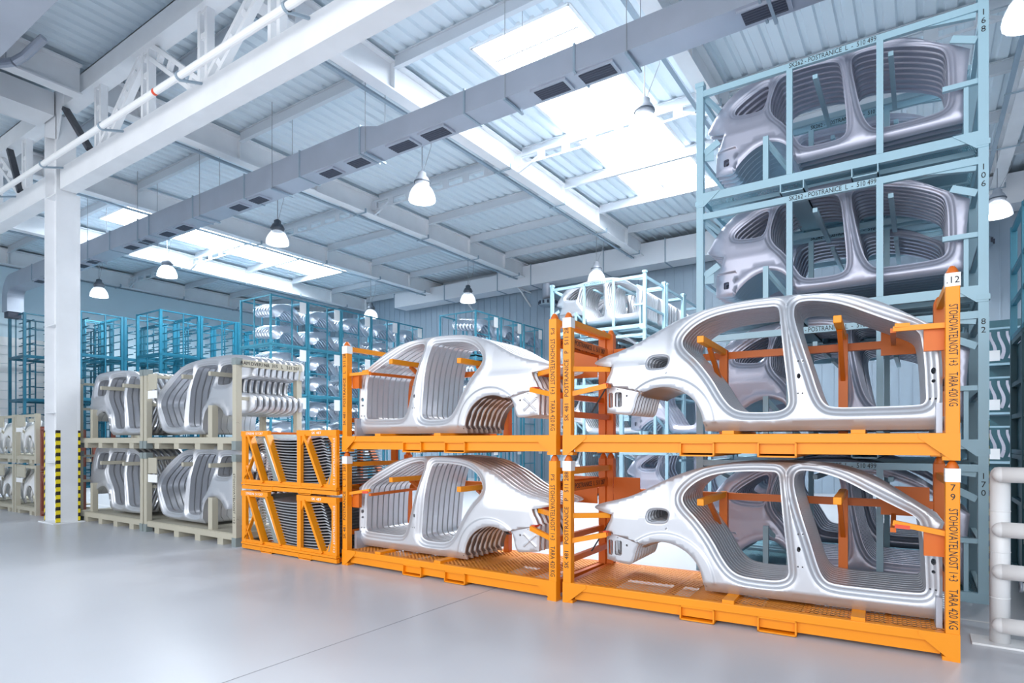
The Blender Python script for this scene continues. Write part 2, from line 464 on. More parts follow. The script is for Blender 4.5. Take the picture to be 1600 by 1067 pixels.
def wag_depth(S, Wd, dh, do):
    y = .13 * np.clip((Wd - .60) / .57, 0, 9) ** 2
    y += .14 * np.clip((.5 - S) / .5, 0, 1) ** 2
    y += .05 * np.clip((.07 - Wd) / .07, 0, 1)
    q = np.clip((.95 - S) / .12, 0, 1)
    q = q * q * (3 - 2 * q); y += q * .022 * (1 - np.exp(-np.clip(Wd - .56, 0, 9) / .05))
    r = np.hypot(S - .79, Wd + .03)
    y += np.where((r < .42) & (Wd > .08) & (S < 1.25), -.016 * np.clip((.42 - r) / .02, 0, 1), 0)
    y = np.where((Wd < .36) & (S < .45), y + .03, y)
    y += hole_profile(dh) + np.interp(do, [0, .012, 9], [.012, 0, 0])
    return y


def wag_flange(s, w, hole):
    if hole: return .07
    if math.hypot(s - .79, w + .03) < .37 and w < .34: return .12
    return .03


WAG = dict(outline=wag_out, holes=[wag_q, wag_r, wag_f, rrect(.29, .36, .17, .26)], depth=wag_depth, flange=wag_flange, nprof=3,
           feats=[[(.30, .56), (.93, .56)], [(.19, .362), (.44, .362)], [(.19, .355), (.44, .355)], [(1.15, .07), (2.77, .07)], [(.79 + .42 * math.cos(t), -.03 + .42 * math.sin(t)) for t in np.linspace(.3, 2.4, 24)]])

# ---- tall five-door side panel (rear on the right) ---------------------------
suv_out = [(.12, .60), (.18, .70), (.5, .98), (.84, 1.21), (1.1, 1.29), (1.6, 1.335), (2.1, 1.345), (2.6, 1.325), (2.88, 1.27), (2.97, 1.20), (3.0, .95, 1), (2.74, .91, 1), (2.74, .70, 1), (2.98, .67), (3.04, .54),
           (2.98, .38), (2.7, .34), (2.45, .33, 1), (2.38, .42), (2.25, .49), (2.10, .52), (1.96, .50), (1.85, .41), (1.79, .27), (1.78, .10), (1.77, .04, 1), (.62, .04), (.42, .10), (.27, .36)]
suv_f = [(.26, .60), (.45, .80), (.80, 1.08), (.92, 1.16), (1.20, 1.20), (1.26, 1.15), (1.20, .8), (1.12, .45), (1.10, .20), (1.0, .16), (.62, .16), (.50, .22), (.38, .42)]
suv_r = [(1.36, 1.18), (1.5, 1.21), (1.95, 1.21), (2.03, 1.15), (2.0, .85), (1.86, .62), (1.70, .45), (1.66, .2), (1.55, .16), (1.3, .16), (1.24, .22), (1.26, .45), (1.33, .9)]
suv_q = [(2.14, 1.18), (2.5, 1.18), (2.58, 1.12), (2.52, .88), (2.46, .84), (2.14, .84), (2.10, .90), (2.12, 1.1)]


def suv_depth(S, Wd, dh, do):
    y = .10 * np.clip((Wd - .78) / .45, 0, 9) ** 1.2
    y += .13 * np.clip((S - 2.5) / .5, 0, 1) ** 2 + .10 * np.clip((.4 - S) / .4, 0, 1) ** 2
    y += .06 * np.clip((.12 - Wd) / .12, 0, 1)
    r = np.hypot(S - 2.11, Wd - .16)
    y += np.where((r < .46) & (S > 1.78) & (Wd > .1), -.02 * np.clip((.46 - r) / .03, 0, 1), 0)
    y += hole_profile(dh) + np.interp(do, [0, .012, 9], [.014, 0, 0])
    return y


def suv_flange(s, w, hole):
    if hole: return .085
    if math.hypot(s - 2.11, w - .16) < .40 and w < .5: return .10
    return .035


SUV = dict(outline=suv_out, holes=[suv_f, suv_r, suv_q], depth=suv_depth, flange=suv_flange,
           feats=[[(.4, .12), (1.78, .12)], [(1.9, .78), (2.8, .78)], [(2.11 + .46 * math.cos(t), .16 + .46 * math.sin(t)) for t in np.linspace(.5, 2.6, 24)]])

ME = {}
ME['sed'] = sheet('saloon_side_panel', **SED)
SED2 = dict(SED); SED2['holes'] = [sed_rear, sed_front]; SED2['nprof'] = 2
_xd = [((.405, .245), (.545, .375)), ((.405, .375), (.545, .245))]
def sed2_depth(S, Wd, dh, do):
    y = sed_depth(S, Wd, dh, do); P_ = np.stack([S, Wd], 1)
    for a_, b_ in _xd: y = y - .009 * np.exp(-(segdist(P_, [a_, b_], False) / .008) ** 2)
    return y
SED2['depth'] = sed2_depth
SED2['feats'] = sed_feats + [[(a_[0], a_[1] + o_), (b_[0], b_[1] + o_)] for a_, b_ in _xd for o_ in (-.022, -.01, 0, .01, .022)]
SED2['small'] = sed_small
pass
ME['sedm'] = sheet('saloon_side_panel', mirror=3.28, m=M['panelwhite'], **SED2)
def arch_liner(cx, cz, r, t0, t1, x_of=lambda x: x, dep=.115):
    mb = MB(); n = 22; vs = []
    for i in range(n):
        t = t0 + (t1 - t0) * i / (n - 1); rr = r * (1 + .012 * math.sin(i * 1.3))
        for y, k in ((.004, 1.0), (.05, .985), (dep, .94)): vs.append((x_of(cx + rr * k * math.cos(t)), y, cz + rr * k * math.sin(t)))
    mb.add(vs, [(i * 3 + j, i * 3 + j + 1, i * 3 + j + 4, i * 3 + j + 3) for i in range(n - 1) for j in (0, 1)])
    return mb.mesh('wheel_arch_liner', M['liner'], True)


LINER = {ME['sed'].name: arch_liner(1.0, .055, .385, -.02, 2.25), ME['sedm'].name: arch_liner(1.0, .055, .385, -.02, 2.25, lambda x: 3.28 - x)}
ME['wag'] = sheet('estate_side_panel', step=.06, m=M['panelshaded'], **WAG)
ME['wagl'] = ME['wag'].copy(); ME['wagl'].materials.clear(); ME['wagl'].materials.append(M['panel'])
ME['suv'] = sheet('tall_side_panel', step=.06, **SUV)
ME['suvm'] = sheet('tall_side_panel', step=.06, mirror=2.95, **SUV)


# ------------------------------------------------------------------ the building
fl = MB().box(-30, 9, -7, 22.5, -.1, 0).build('floor', M['floor']); struct(fl)
XW, YW, ZR = -28., 21.0, 8.70
wl = MB().box(XW - .2, XW, -7, YW, 0, 9).build('wall_left', M['wallplain']); struct(wl)
# fascia band at the top of the left wall
struct(MB().box(XW, XW + .18, -7, YW, 8.05, 8.68).build('trim_1', M['steelwhite']))
struct(MB().box(9, 9.2, -7, YW + .2, 0, 9).build('wall_right', M['wallsheet']))  # unseen wall, added to keep world light from entering on the right
# back wall: vertical ribbed cladding
wb = MB(); x = XW
while x < 9:
    wb.box(x, x + .30, YW, YW + .2, 0, 9); wb.box(x + .30, x + .335, YW - .018, YW + .2, 0, 9); x += .335
struct(wb.build('wall_back', M['wallsheet']))


def corrugated(x0, x1, y0, y1, z, per=.28, d=.045):
    mb = MB(); n = int((x1 - x0) / per) + 1; prof = []
    for i in range(n):
        x = x0 + i * per; prof += [(x, z), (x + per * .55, z), (x + per * .65, z + d), (x + per * .90, z + d)]
    prof = [(min(px, x1), pz) for px, pz in prof]; prof.append((x1, z))
    vs = [(px, y, pz) for px, pz in prof for y in (y0, y1)]
    fs = [(2 * i, 2 * i + 1, 2 * i + 3, 2 * i + 2) for i in range(len(prof) - 1) if prof[i + 1][0] - prof[i][0] > 1e-6]
    mb.add(vs, fs); return mb


SKY = [(-6.7, -4.7), (-21.6, -19.6)]; SY0, SY1 = 8.6, 16.7
rf = MB()
for (a, b) in [(XW, 9)]:
    for y0, y1 in ((-7, SY0), (SY1, YW + .1)):
        c = corrugated(a, b, y0, y1, ZR); rf.add(c.v, c.f)
for a, b in [(XW, SKY[1][0]), (SKY[1][1], SKY[0][0]), (SKY[0][1], 9)]:
    c = corrugated(a, b, SY0, SY1, ZR); rf.add(c.v, c.f)
# weather skin above the ribs so no daylight leaks through
for a, b, y0, y1 in [(XW - .2, 9, -7, SY0), (XW - .2, 9, SY1, YW + .2), (XW - .2, SKY[1][0], SY0, SY1), (SKY[1][1], SKY[0][0], SY0, SY1), (SKY[0][1], 9, SY0, SY1)]:
    rf.box(a, b, y0, y1, ZR + .06, ZR + .12)
rfo = rf.build('ceiling', M['roofsheet']); struct(rfo)

for i, (a, b) in enumerate(SKY):
    w = MB().box(a, b, SY0, SY1, ZR + .10, ZR + .13).build('window_%d' % (i + 1), M['skylight']); struct(w)
    fr = MB()
    for s in (a, b): fr.box(s - .03, s + .03, SY0, SY1, ZR - .02, ZR + .12)
    for y in (SY0, SY1): fr.box(a, b, y - .03, y + .03, ZR - .02, ZR + .12)
    fr.build('window_frame', M['steelwhite'], w)
    gb = MB()
    for k in range(7):
        y = SY0 + .6 + k * 1.15; gb.box(a + .1, b - .1, y, y + .03, ZR + .02, ZR + .05)
    for k in range(5):                                # thin curved restraint wires
        y = SY0 + 1.2 + k * 1.5; pr = None
        for j in range(13):
            t = j / 12; p = (a + .2 + 1.5 * t, y + .5 * math.sin(t * 2.2), ZR + .02)
            if pr: gb.bar(pr, p, .012)
            pr = p
    gb.build('glazing_bar', M['wire'], w)
    op = MB()                                          # opener linkage
    for y in (SY0 + .9, SY1 - 1.4):
        op.bar((a + .9, y, ZR - .02), (a + 1.0, y + .5, ZR - .22), .03); op.bar((a + 1.0, y + .5, ZR - .22), (a + 1.25, y + .5, ZR - .02), .03)
        op.bar((a + .8, y, ZR - .05), (a + 1.3, y, ZR - .05), .03); op.bar((a + .95, y + .1, ZR - .2), (a + .95, y + .6, ZR - .2), .04)
    op.build('opener', M['steelwhite'], w)

GX = [-27.6, -22.8, -17.85, -13.0, -8.1, -3.3, 1.6, 6.4]
PY = [8.0 + 2.13 * k for k in range(-6, 7)]
for i, gx in enumerate(GX):
    g = MB()
    for y0, y1 in ((5.25, YW), (-7, 4.85)):
        g.box(gx - .012, gx + .012, y0, y1, 8.08, 8.6); g.box(gx - .13, gx + .13, y0, y1, 8.05, 8.08); g.box(gx - .13, gx + .13, y0, y1, 8.58, 8.61)
        for y in PY:
            if y0 < y < y1: g.box(gx - .12, gx + .12, y - .01, y + .01, 8.08, 8.58)
    g.build('roof_girder', M['steelwhite'])['kind'] = 'structure'
    cb = MB().box(gx - .30, gx - .22, 5.4, YW - .3, 8.02, 8.06)
    for y in np.arange(6.5, YW - .5, 2.6): cb.box(gx - .32, gx + .16, y, y + .04, 8.0, 8.02); cb.box(gx + .15, gx + .18, y, y + .04, 8.0, 8.12)
    struct(cb.build('cable_channel', M['rail']))
for y in PY:
    if y > YW - .05: continue
    p = MB()
    for a, b in zip(GX[:-1], GX[1:]):
        p.box(a + .13, b - .13, y - .012, y + .012, 8.47, 8.69); p.box(a + .13, b - .13, y - .05, y + .05, 8.455, 8.475); p.box(a + .13, b - .13, y - .05, y + .05, 8.675, 8.69)
    struct(p.build('roof_purlin', M['purlin']))
# punched stiffening beams with struts at one purlin row
for yb in (PY[8],):
    for a, b in zip(GX[:-1], GX[1:]):
        p = MB(); p.box(a + .13, b - .13, yb - .2, yb - .18, 8.18, 8.22); p.box(a + .13, b - .13, yb - .2, yb - .18, 8.40, 8.46)
        n = 7
        for k in range(n + 1):
            xx = a + .13 + (b - a - .26) * k / n; p.box(xx - .1, xx + .1, yb - .197, yb - .183, 8.2, 8.44)
        p.bar((a + .15, yb - .19, 8.05), (a + .75, yb - .19, 8.3), .05); p.bar((b - .15, yb - .19, 8.05), (b - .75, yb - .19, 8.3), .05)
        struct(p.build('punched_beam', M['purlin']))

# lattice truss over the column line
TY = 5.05
tr = MB()
for a, b in ((-14.05, 3.2), (-27.8, -14.75)):
    tr.box(a, b, TY - .14, TY - .12, 6.62, 7.0); tr.box(a, b, TY - .14, TY + .14, 6.60, 6.62); tr.box(a, b, TY - .14, TY + .14, 7.0, 7.02)
    tr.box(a, b, TY + .12, TY + .14, 6.62, 7.0)
    tr.box(a, b, TY - .14, TY - .12, 8.22, 8.56); tr.box(a, b, TY - .14, TY + .14, 8.20, 8.22); tr.box(a, b, TY - .14, TY + .14, 8.54, 8.56)
struct(tr.build('truss_chord', M['steelwhite']))


def battened(p, q, name='truss_strut', w=.27, m='steelwhite'):
    p = Vector(p); q = Vector(q); d = (q - p).normalized(); a = d.cross(Vector((0, 1, 0))).normalized() * (w / 2 - .035)
    mb = MB(); hh = .12 if abs(d.z) > .99 else .10; mb.bar(p - a, q - a, .07, hh, up=(0, 1, 0)); mb.bar(p + a, q + a, .07, hh, up=(0, 1, 0)); L = (q - p).length; n = max(2, int(L / .36))
    for k in range(n + 1):
        c = p + d * (L * k / n); c0 = c - d * .045; c1 = c + d * .045
        mb.bar(c0, c1, w - .08, hh - .03, up=(0, 1, 0))
    struct(mb.build(name, M[m]))


for xx in [-12.6 + 1.78 * k for k in range(9)] + [-16.2, -18.0, -19.8, -21.6, -23.4]:
    battened((xx, TY, 7.02), (xx, TY, 8.2))
for k in range(4):
    xb = -12.6 + 3.56 * k
    if k: battened((xb - 1.70, TY, 8.2), (xb - .08, TY, 7.02))
    battened((xb + .08, TY, 7.02), (xb + 1.70, TY, 8.2))
for xb in (-16.2, -19.8):
    battened((xb + .1, TY, 7.02), (xb - 1.6, TY, 8.2)) if xb < -17 else None
    battened((xb - .1, TY, 7.02), (xb - 1.65, TY, 8.2))
MBd = MB().bar((-13.9, TY - .1, 8.15), (-12.8, TY - .1, 7.05), .12, .07); struct(MBd.build('dark_brace', M['darkbrace']))
MBd = MB().bar((-16.9, TY - .1, 8.15), (-16.25, TY - .1, 7.05), .12, .07); struct(MBd.build('dark_brace', M['darkbrace']))
# column with hazard tape
cx0, cx1 = -14.72, -14.16
c = MB()
for xx in (cx0, cx1): c.box(xx - .015, xx + .015, TY - .17, TY + .17, 0, 8.1)
c.box(cx0, cx1, TY - .01, TY + .01, 0, 8.2)
c.box(cx1 + .015, cx1 + .02, TY + .2, TY + .24, 0, 6.6); c.box(cx1 - .1, cx1 + .015, TY + .17, TY + .24, 0, 6.6)
for z in (1.2, 2.2, 3.95, 6.55): c.box(cx0, cx1, TY - .15, TY + .15, z, z + .02)
c.box(cx0 - .1, cx1 + .1, TY - .25, TY + .3, 0, .02)
c.prism([(cx0, 7.8), (cx0 + .1, 8.56), (cx1 + .4, 8.56), (cx1 + .02, 7.6)], TY - .17, TY - .14)
co = struct(c.build('column', M['steelwhite']))
hzm = MB()
hzm.box(cx1 - .02, cx1 + .021, TY - .176, TY - .171, .02, 1.85); hzm.box(cx1 + .0155, cx1 + .0175, TY - .17, TY - .10, .02, 1.85)
hzm.box(cx0 - .02, cx0 + .02, TY - .176, TY - .171, .02, 1.85)
hzm.box(cx1 + .0155, cx1 + .0235, TY + .2, TY + .24, .02, 1.85)
hzm.build('hazard_tape', M['hazard'], co)
struct(MB().box(cx0 - .2, cx1, -7, 4.85, 8.05, 8.5).build('roof_girder', M['steelwhite']))

# pipe in front of the truss
pp = MB(); pp.tube((-27.5, 4.58, 6.93), (3.5, 4.58, 6.93), .05, 14)
pipe = tag(pp.build('pipe', M['white'], smooth=False), 'long white pipe running along the front of the roof truss', 'pipe')
cl = MB()
for k in range(12):
    xx = -23.9 + 2.5 * k; cl.lathe([(.054, -.02), (.066, -.02), (.066, .02), (.054, .02)], (xx, 4.58, 6.93), 14, 'x'); cl.bar((xx, 4.58, 6.87), (xx, TY - .14, 6.98), .04, .03)
cl.build('pipe_clamp', M['rail'], pipe)
MB().lathe([(.0515, -.03), (.0515, .03)], (-9.6, 4.58, 6.93), 14, 'x').build('red_band', M['red'], pipe)

# short bent flue pipe under the near roof bay, top left
fp = MB(); pts = [(-13.6, 3.3, 8.0), (-12.6, 3.75, 8.0), (-12.45, 3.85, 8.1), (-12.1, 4.0, 8.35)]
for a, b in zip(pts[:-1], pts[1:]): fp.tube(a, b, .07, 12)
fo = tag(fp.build('flue_pipe', M['duct']), 'bent silver pipe hanging under the near roof bay, top left', 'pipe')
hw = MB()
for x_, y_ in ((-13.3, 3.43), (-12.75, 3.68)): hw.tube((x_, y_, 8.05), (x_, y_, 8.69), .008, 6)
hw.build('hanger_wire', M['wire'], fo)
# big flat duct overhead, top left corner
bd = MB().box(-15, -4, 1.6, 3.24, 7.4, 8.1); bd.box(-11.62, -11.6, 1.58, 3.26, 7.38, 8.12)
tag(bd.build('overhead_duct', M['duct']), 'big flat grey duct box overhead in the top left corner', 'duct')


# ------------------------------------------------------------------ ducts
Z0, DY = 6.93, 7.67
dt = thing('ventilation_duct', (-12, DY, Z0), 'long square grey air duct with paired outlets hung across the hall', 'duct')
def seg(x0, x1, h, dep, par, ox=-12):
    MB().box(x0 - ox, x1 - ox, 0, dep, 0, h).build('duct_section', M['duct'], par)
    jn = MB()
    for xx in (x1,): jn.box(xx - ox - .015, xx - ox + .015, -.02, dep + .02, -.02, h + .02)
    jn.build('joint_flange', M['rail'], par)
cuts = [3.0, 1.0, -1.6, -4.1, -6.1, -8.1]
for a, b in zip(cuts[1:], cuts[:-1]): seg(a, b, .37, .45, dt)
tp = MB(); a = -8.55 + 12; b = -8.1 + 12
tp.add([(a, 0, 0), (b, 0, 0), (b, 0, .37), (a, 0, .50), (a, .48, 0), (b, .45, 0), (b, .45, .37), (a, .48, .50)], [(0, 1, 2, 3), (4, 7, 6, 5), (3, 2, 6, 7), (0, 4, 5, 1), (0, 3, 7, 4), (1, 5, 6, 2)])
tp.build('duct_reducer', M['duct'], dt)
cuts = [-8.55, -10.3, -12.2, -14.3, -16.4, -17.0, -18.6, -20.0, -22.0, -24.2, -26.2]
for a, b in zip(cuts[1:], cuts[:-1]): seg(a, b, .50, .48, dt)
el = MB(); prev = None                                       # elbow going down
for k in range(7):
    t = math.pi / 2 * k / 6; o_ = (-14.2 - .75 * math.sin(t), .5 - .75 * (1 - math.cos(t))); i_ = (-14.2 - .25 * math.sin(t), .0 - .25 * (1 - math.cos(t)))
    if prev: el.prism([prev[0], o_, i_, prev[1]], 0, .48)
    prev = (o_, i_)
el.box(-14.95, -14.45, 0, .48, -.75, -.25); el.build('duct_elbow', M['duct'], dt)
MB().box(-14.9, -14.5, .05, .43, -.95, -.75).build('duct_outlet', M['vent'], dt)
for xx in (-1.58, -4.58, -3.83, -6.88, -7.65, -8.8, -9.61, -11.98, -12.73, -15.07, -15.87, -16.98, -17.79, -20.14, -20.9, -23.3, -24.11, 1.0, .2):
    w = .25 if xx > -8 else .2
    fr = MB().box(xx + 12 - w - .05, xx + 12 + w + .05, .05, .36, -.035, -.001).build('outlet_frame', M['duct'], dt)
    g = MB().box(xx + 12 - w, xx + 12 + w, .08, .33, -.042, -.036)
    g.build('outlet_grille', M['vent'], fr)
    lv = MB()
    for k in range(5): lv.box(xx + 12 - w, xx + 12 + w, .10 + .05 * k, .108 + .05 * k, -.048, -.043)
    lv.build('louvre', M['louvre'], fr)
for xx in (-1.5, -3.3, -5.3, -8.4, -11.2, -14, -17, -20, -23):
    for yy in (-.007, .487): MB().tube((xx + 12, yy, -.03), (xx + 12, yy, 1.78), .007, 6).build('hanger_wire', M['wire'], dt)
    MB().box(xx + 12 - .02, xx + 12 + .02, -.02, .50, -.05, -.02).build('hanger_bar', M['rail'], dt)

wd = thing('wall_duct', (-12, 20.0, 7.72), 'wide light grey air duct running along the back wall', 'duct')
cuts = [3.0, -.5, -3.8, -7.2, -9.5, -12.6, -14.2, -17.0, -20.0]
for a, b in zip(cuts[1:], cuts[:-1]):
    hh = .78 if b > -12.7 else .62
    MB().box(a + 12, b + 12, 0, .75, 0, hh).build('duct_section', M['walldukt'], wd)
    MB().box(a + 12 - .015, a + 12 + .015, -.03, .78, -.03, hh + .03).build('joint_flange', M['rail'], wd)
sp = MB()
for xx in (-13.2, -16): sp.bar((xx + 12, .1, -.05), (xx + 12, .95, -.6), .05); sp.bar((xx + 12, .0, -.04), (xx + 12, .95, -.04), .05)
sp.build('wall_bracket', M['steelwhite'], wd)
for n_, (xx, zz) in enumerate(((-12.0, 7.1), (1.25, 7.0), (-5.0, 7.1))):
    t = thing('air_diffuser', (xx, 20.3, zz), ['grey drum air diffuser hanging below the wall duct', 'grey drum air diffuser at far right beyond blue racks', 'grey drum air diffuser below the wall duct beside the tall rack stack'][n_], 'air diffuser')
    MB().lathe([(.22, .7), (.22, 0), (.0, 0)], n=20).build('drum', M['duct'], t, True)
    g = MB(); g.lathe([(.30, 0), (.34, -.02), (.34, -.2), (.30, -.22), (.0, -.22)], n=20)
    g.build('outlet_ring', M['rail'], t, True)
    g = MB()
    for k in range(12):
        an = k * math.pi / 6; g.box(.345 * math.cos(an) - .03, .345 * math.cos(an) + .03, .345 * math.sin(an) - .03, .345 * math.sin(an) + .03, -.17, -.05)
    g.build('outlet_slot', M['vent'], t)
# floor joints and marking
j = MB(); j.box(-3.94, -3.93, 2.0, 22, .0005, .001); struct(j.build('trim_2', M['joint']))
j = MB(); j.box(-30, 9, 6.93, 6.98, .0005, .001); struct(j.build('trim_3', M['paleline']))
# low light wall panels (roller door) far left
rd = MB()
for k in range(16): rd.box(XW + .01, XW + .05, 6.2, 9.4, .2 + k * .33, .2 + k * .33 + .315)
struct(rd.build('door_1', M['white']))

# ------------------------------------------------------------------ large orange stacking racks
def obox(par, name, m, *a, bevel=0.):
    return MB().box(*a).build(name, M[m], par, bevel=bevel)


def orange_rack(loc, rz, z0, L, mir, top, label, left_text, right_text, no_text, upper):
    t = thing('stacking_rack', (loc[0], loc[1], z0), label, 'rack', 'large orange stacking racks', rz)
    D = 1.24; P = .09; H = 1.5
    X = (lambda s: L - s) if mir else (lambda s: s)
    # posts
    for sx in (0, 1):
        for sy in (0, 1):
            x0 = .0 if sx == 0 else L - P; y0 = 0. if sy == 0 else D - P
            ztop = 1.44 if not top else 1.40
            mb = MB().box(x0, x0 + P, y0, y0 + P, .02 if sy else .02, ztop)
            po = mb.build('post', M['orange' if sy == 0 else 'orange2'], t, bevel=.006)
            cap = MB().box(x0 - .003, x0 + P + .003, y0 - .003, y0 + P + .003, ztop - (.10 if sx == (0 if not mir else 0) or True else .02), ztop)
            if sy == 0 and (sx == 1) != mir or (sy == 0 and not mir):
                cap.build('white_paint_band', M['white'], po)
            cn = MB(); cn.lathe([(.042, 0), (.042, .012), (.026, .045), (.014, .06), (0, .062)], (x0 + P / 2, y0 + P / 2, ztop), 12)
            cn.build('stacking_cone', M['orange2'], po, True)
    # base: bright band, recessed channel
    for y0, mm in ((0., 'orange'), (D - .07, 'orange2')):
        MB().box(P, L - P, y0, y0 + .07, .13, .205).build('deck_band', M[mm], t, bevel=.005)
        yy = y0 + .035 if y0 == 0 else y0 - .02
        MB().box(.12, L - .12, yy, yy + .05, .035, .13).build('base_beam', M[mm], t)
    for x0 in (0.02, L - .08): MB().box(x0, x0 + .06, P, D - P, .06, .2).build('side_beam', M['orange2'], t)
    for x0, sg in ((.0, 1), (L, -1)):                         # flared corner plates
        for y0 in (-.006, D - .002):
            pts = [(x0, -.0), (x0 + sg * .07, .0), (x0 + sg * .27, .155), (x0 + sg * .27, .205), (x0, .205)]
            if y0 < 0: pts = [(x0, -.0), (x0 + sg * .05, -.0), (x0 + sg * .26, .17), (x0 + sg * .26, .205), (x0, .205)]
            MB().prism(pts, y0, y0 + .008).build('corner_plate', M['orange'], t)
        for y0 in (0, D - P):
            MB().box(x0, x0 + sg * .11, y0, y0 + .11, 0, .03).build('foot', M['orange'], t)
    dk = MB().add([(.09, .06, .208), (L - .09, .06, .208), (L - .09, D - .06, .208), (.09, D - .06, .208)], [(0, 1, 2, 3)])
    d = dk.build('deck', M['grating'], t)
    for k in range(5):
        x0 = .45 + k * (L - .9) / 4; MB().box(x0 - .02, x0 + .02, .07, D - .07, .15, .203).build('deck_joist', M['orange2'], t)
    for s in (1.35, 2.02):                                    # fork pockets: open rectangular sleeves
        x = X(s) ; w = .155; fk = MB()
        fk.box(x - w, x + w, -.004, D, .005, .018); fk.box(x - w, x + w, -.004, D, .122, .134)
        for q in (x - w, x + w - .014): fk.box(q, q + .014, -.004, D, .005, .134)
        fk.build('fork_pocket', M['orange'], t)
    for s in (1.62, 2.62):
        x = X(s); MB().box(x - .05, x + .05, .01, D - .1, .205, .236).build('sill_support', M['orange'], t)
    # arms that hold the roof rails
    for s, za in ((1.36, 1.08), (2.47, 1.15)):
        x = X(s); ar = MB(); ar.bar((x, .09, za), (x, D - .12, za), .062, .062)
        a = ar.build('support_arm', M['orange'], t, bevel=.006)
        MB().bar((x, .45, za - .03), (x, D - .17, za - .42), .04, .04).build('arm_brace', M['orange2'], a)
        MB().box(x - .04, x + .04, D - .19, D - .11, .2, za + .02).build('arm_post', M['orange2'], t)
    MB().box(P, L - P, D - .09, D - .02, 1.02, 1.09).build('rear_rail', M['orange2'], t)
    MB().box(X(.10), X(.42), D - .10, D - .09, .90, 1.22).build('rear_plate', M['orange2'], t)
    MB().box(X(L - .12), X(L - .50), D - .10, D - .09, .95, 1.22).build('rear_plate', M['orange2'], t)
    # end frames
    for x0 in (.01, L - .07):
        zt = 1.40 if top else 1.36
        for z in ((zt - .03, .62) if x0 > 1 else (zt - .03, .42)):
            MB().box(x0, x0 + .05, P, D - P, z - .03, z + .03).build('end_rail', M['orange' if z > 1 else 'orange2'], t)
    ex = X(.05)
    sg = -1 if mir else 1
    pl = MB().box(ex - .012, ex - .008, .12, 1.1, 1.12, 1.22).build('sign_plate', M['orange2'], t)
    text('POSTRANICE  L  511 287' if not mir else 'POSTRANICE  P  511 288', pl, (ex - .0135, .6, 1.17), .075, (math.pi / 2, 0, -math.pi / 2))
    text('POSTRANICE  L  511 287' if not mir else 'POSTRANICE  P  511 288', pl, (ex - .0065, .6, 1.17), .075, (math.pi / 2, 0, math.pi / 2))
    # hinged locking arms at the rear-of-car end
    for (zl, z2, yy, dx) in ((.88, .88, .30, .34), (.62, .70, .16, .36)):
        la = MB().bar((ex, .045, zl), (X(.05 + dx), yy, z2), .035, .05).build('locking_arm', M['orange'], t)
        MB().bar((X(.05 + dx), yy, z2), (X(.06 + dx), D - .2, z2 - .0), .035, .035).build('lock_bar', M['orange2'], la)
        MB().bar((X(.05 + dx - .02), yy + .01, z2 + .02), (X(.05 + dx - .02), yy + .13, z2 + .02), .045, .02).build('red_tip', M['red'], la)
    MB().bar((X(.1), .5, .45), (X(.34), .55, .86), .014).build('gas_strut', M['black'], t)
    # locking arm at the bonnet end
    zl = 1.02 if upper else .94
    la = MB().bar((X(L - .05), .05, zl), (X(L - .42), .10, zl + (.01 if upper else .06)), .035, .04).build('locking_arm', M['orange'], t)
    MB().bar((X(L - .42), .10, zl), (X(L - .40), D - .2, zl + .02), .04, .035).build('lock_bar', M['orange2'], la)
    MB().bar((X(L - .41), .079, zl + .035), (X(L - .31), .072, zl + .03), .012, .03).build('red_tip', M['red' if not upper else 'orange'], la)
    MB().box(X(L - .09), X(L - .22), .09, .14, zl - .18, zl + .03).build('lock_bracket', M['orange2'], t)
    # grey end plate beside the sill
    MB().box(X(L - .10), X(L - .14), .12, .95, .205, .44).build('end_stop', M['duct'], t)
    # stencilled writing on the front posts
    r_up = (math.pi / 2, math.radians(-90), 0); r_dn = (math.pi / 2, math.radians(90), 0)
    xl, xr = P / 2, L - P / 2
    fr, fl_ = (-.0015, -.0015)
    text(left_text, t, (xl, fr, .84), .066, r_up, fit=.98)
    if not mir: text(right_text, t, (xr, fr, .785 if upper else .69), .080, r_dn, fit=.76 if upper else .90)
    else: text(right_text, t, (xr, fr, .72), .075, r_dn, fit=.94)
    if no_text:
        if '\n' in no_text:
            text(no_text, t, (xr, fr, 1.26), .07)
        else: text(no_text, t, (xr, fr - .003, ztop - .055), .07)
    else: text("P'S", t, (xr, fr, 1.27), .06, r_dn)
    return t


R2, A2 = Vector((-3.03, 5.42)), math.radians(2.84)
R1, A1 = Vector((-6.37, 5.41)), math.radians(-.32)
STO = 'STOHOVATELNOST 1+3    TARA 420 KG'
orange_rack(R2, A2, 0, 3.28, False, False, 'bottom orange stacking rack of the right pair, standing on the floor, numbered 79', 'SK 481   POSTRANICE   P   511 288', STO, '7\n9', False)
orange_rack(R2, A2, 1.5, 3.28, False, True, 'top orange stacking rack of the right pair, post numbered 12', 'SK 481   POSTRANICE   P   511 288', STO, '.12', True)
orange_rack(R1, A1, 0, 3.28, True, False, 'bottom orange stacking rack of the left pair, beside the small orange racks', 'SK 481   POSTRANICE   L   511 287', STO, None, False)
orange_rack(R1, A1, 1.5, 3.28, True, True, 'top orange stacking rack of the left pair, above a rack of bright side panels', 'SK 481   POSTRANICE   L   511 287', STO, None, True)


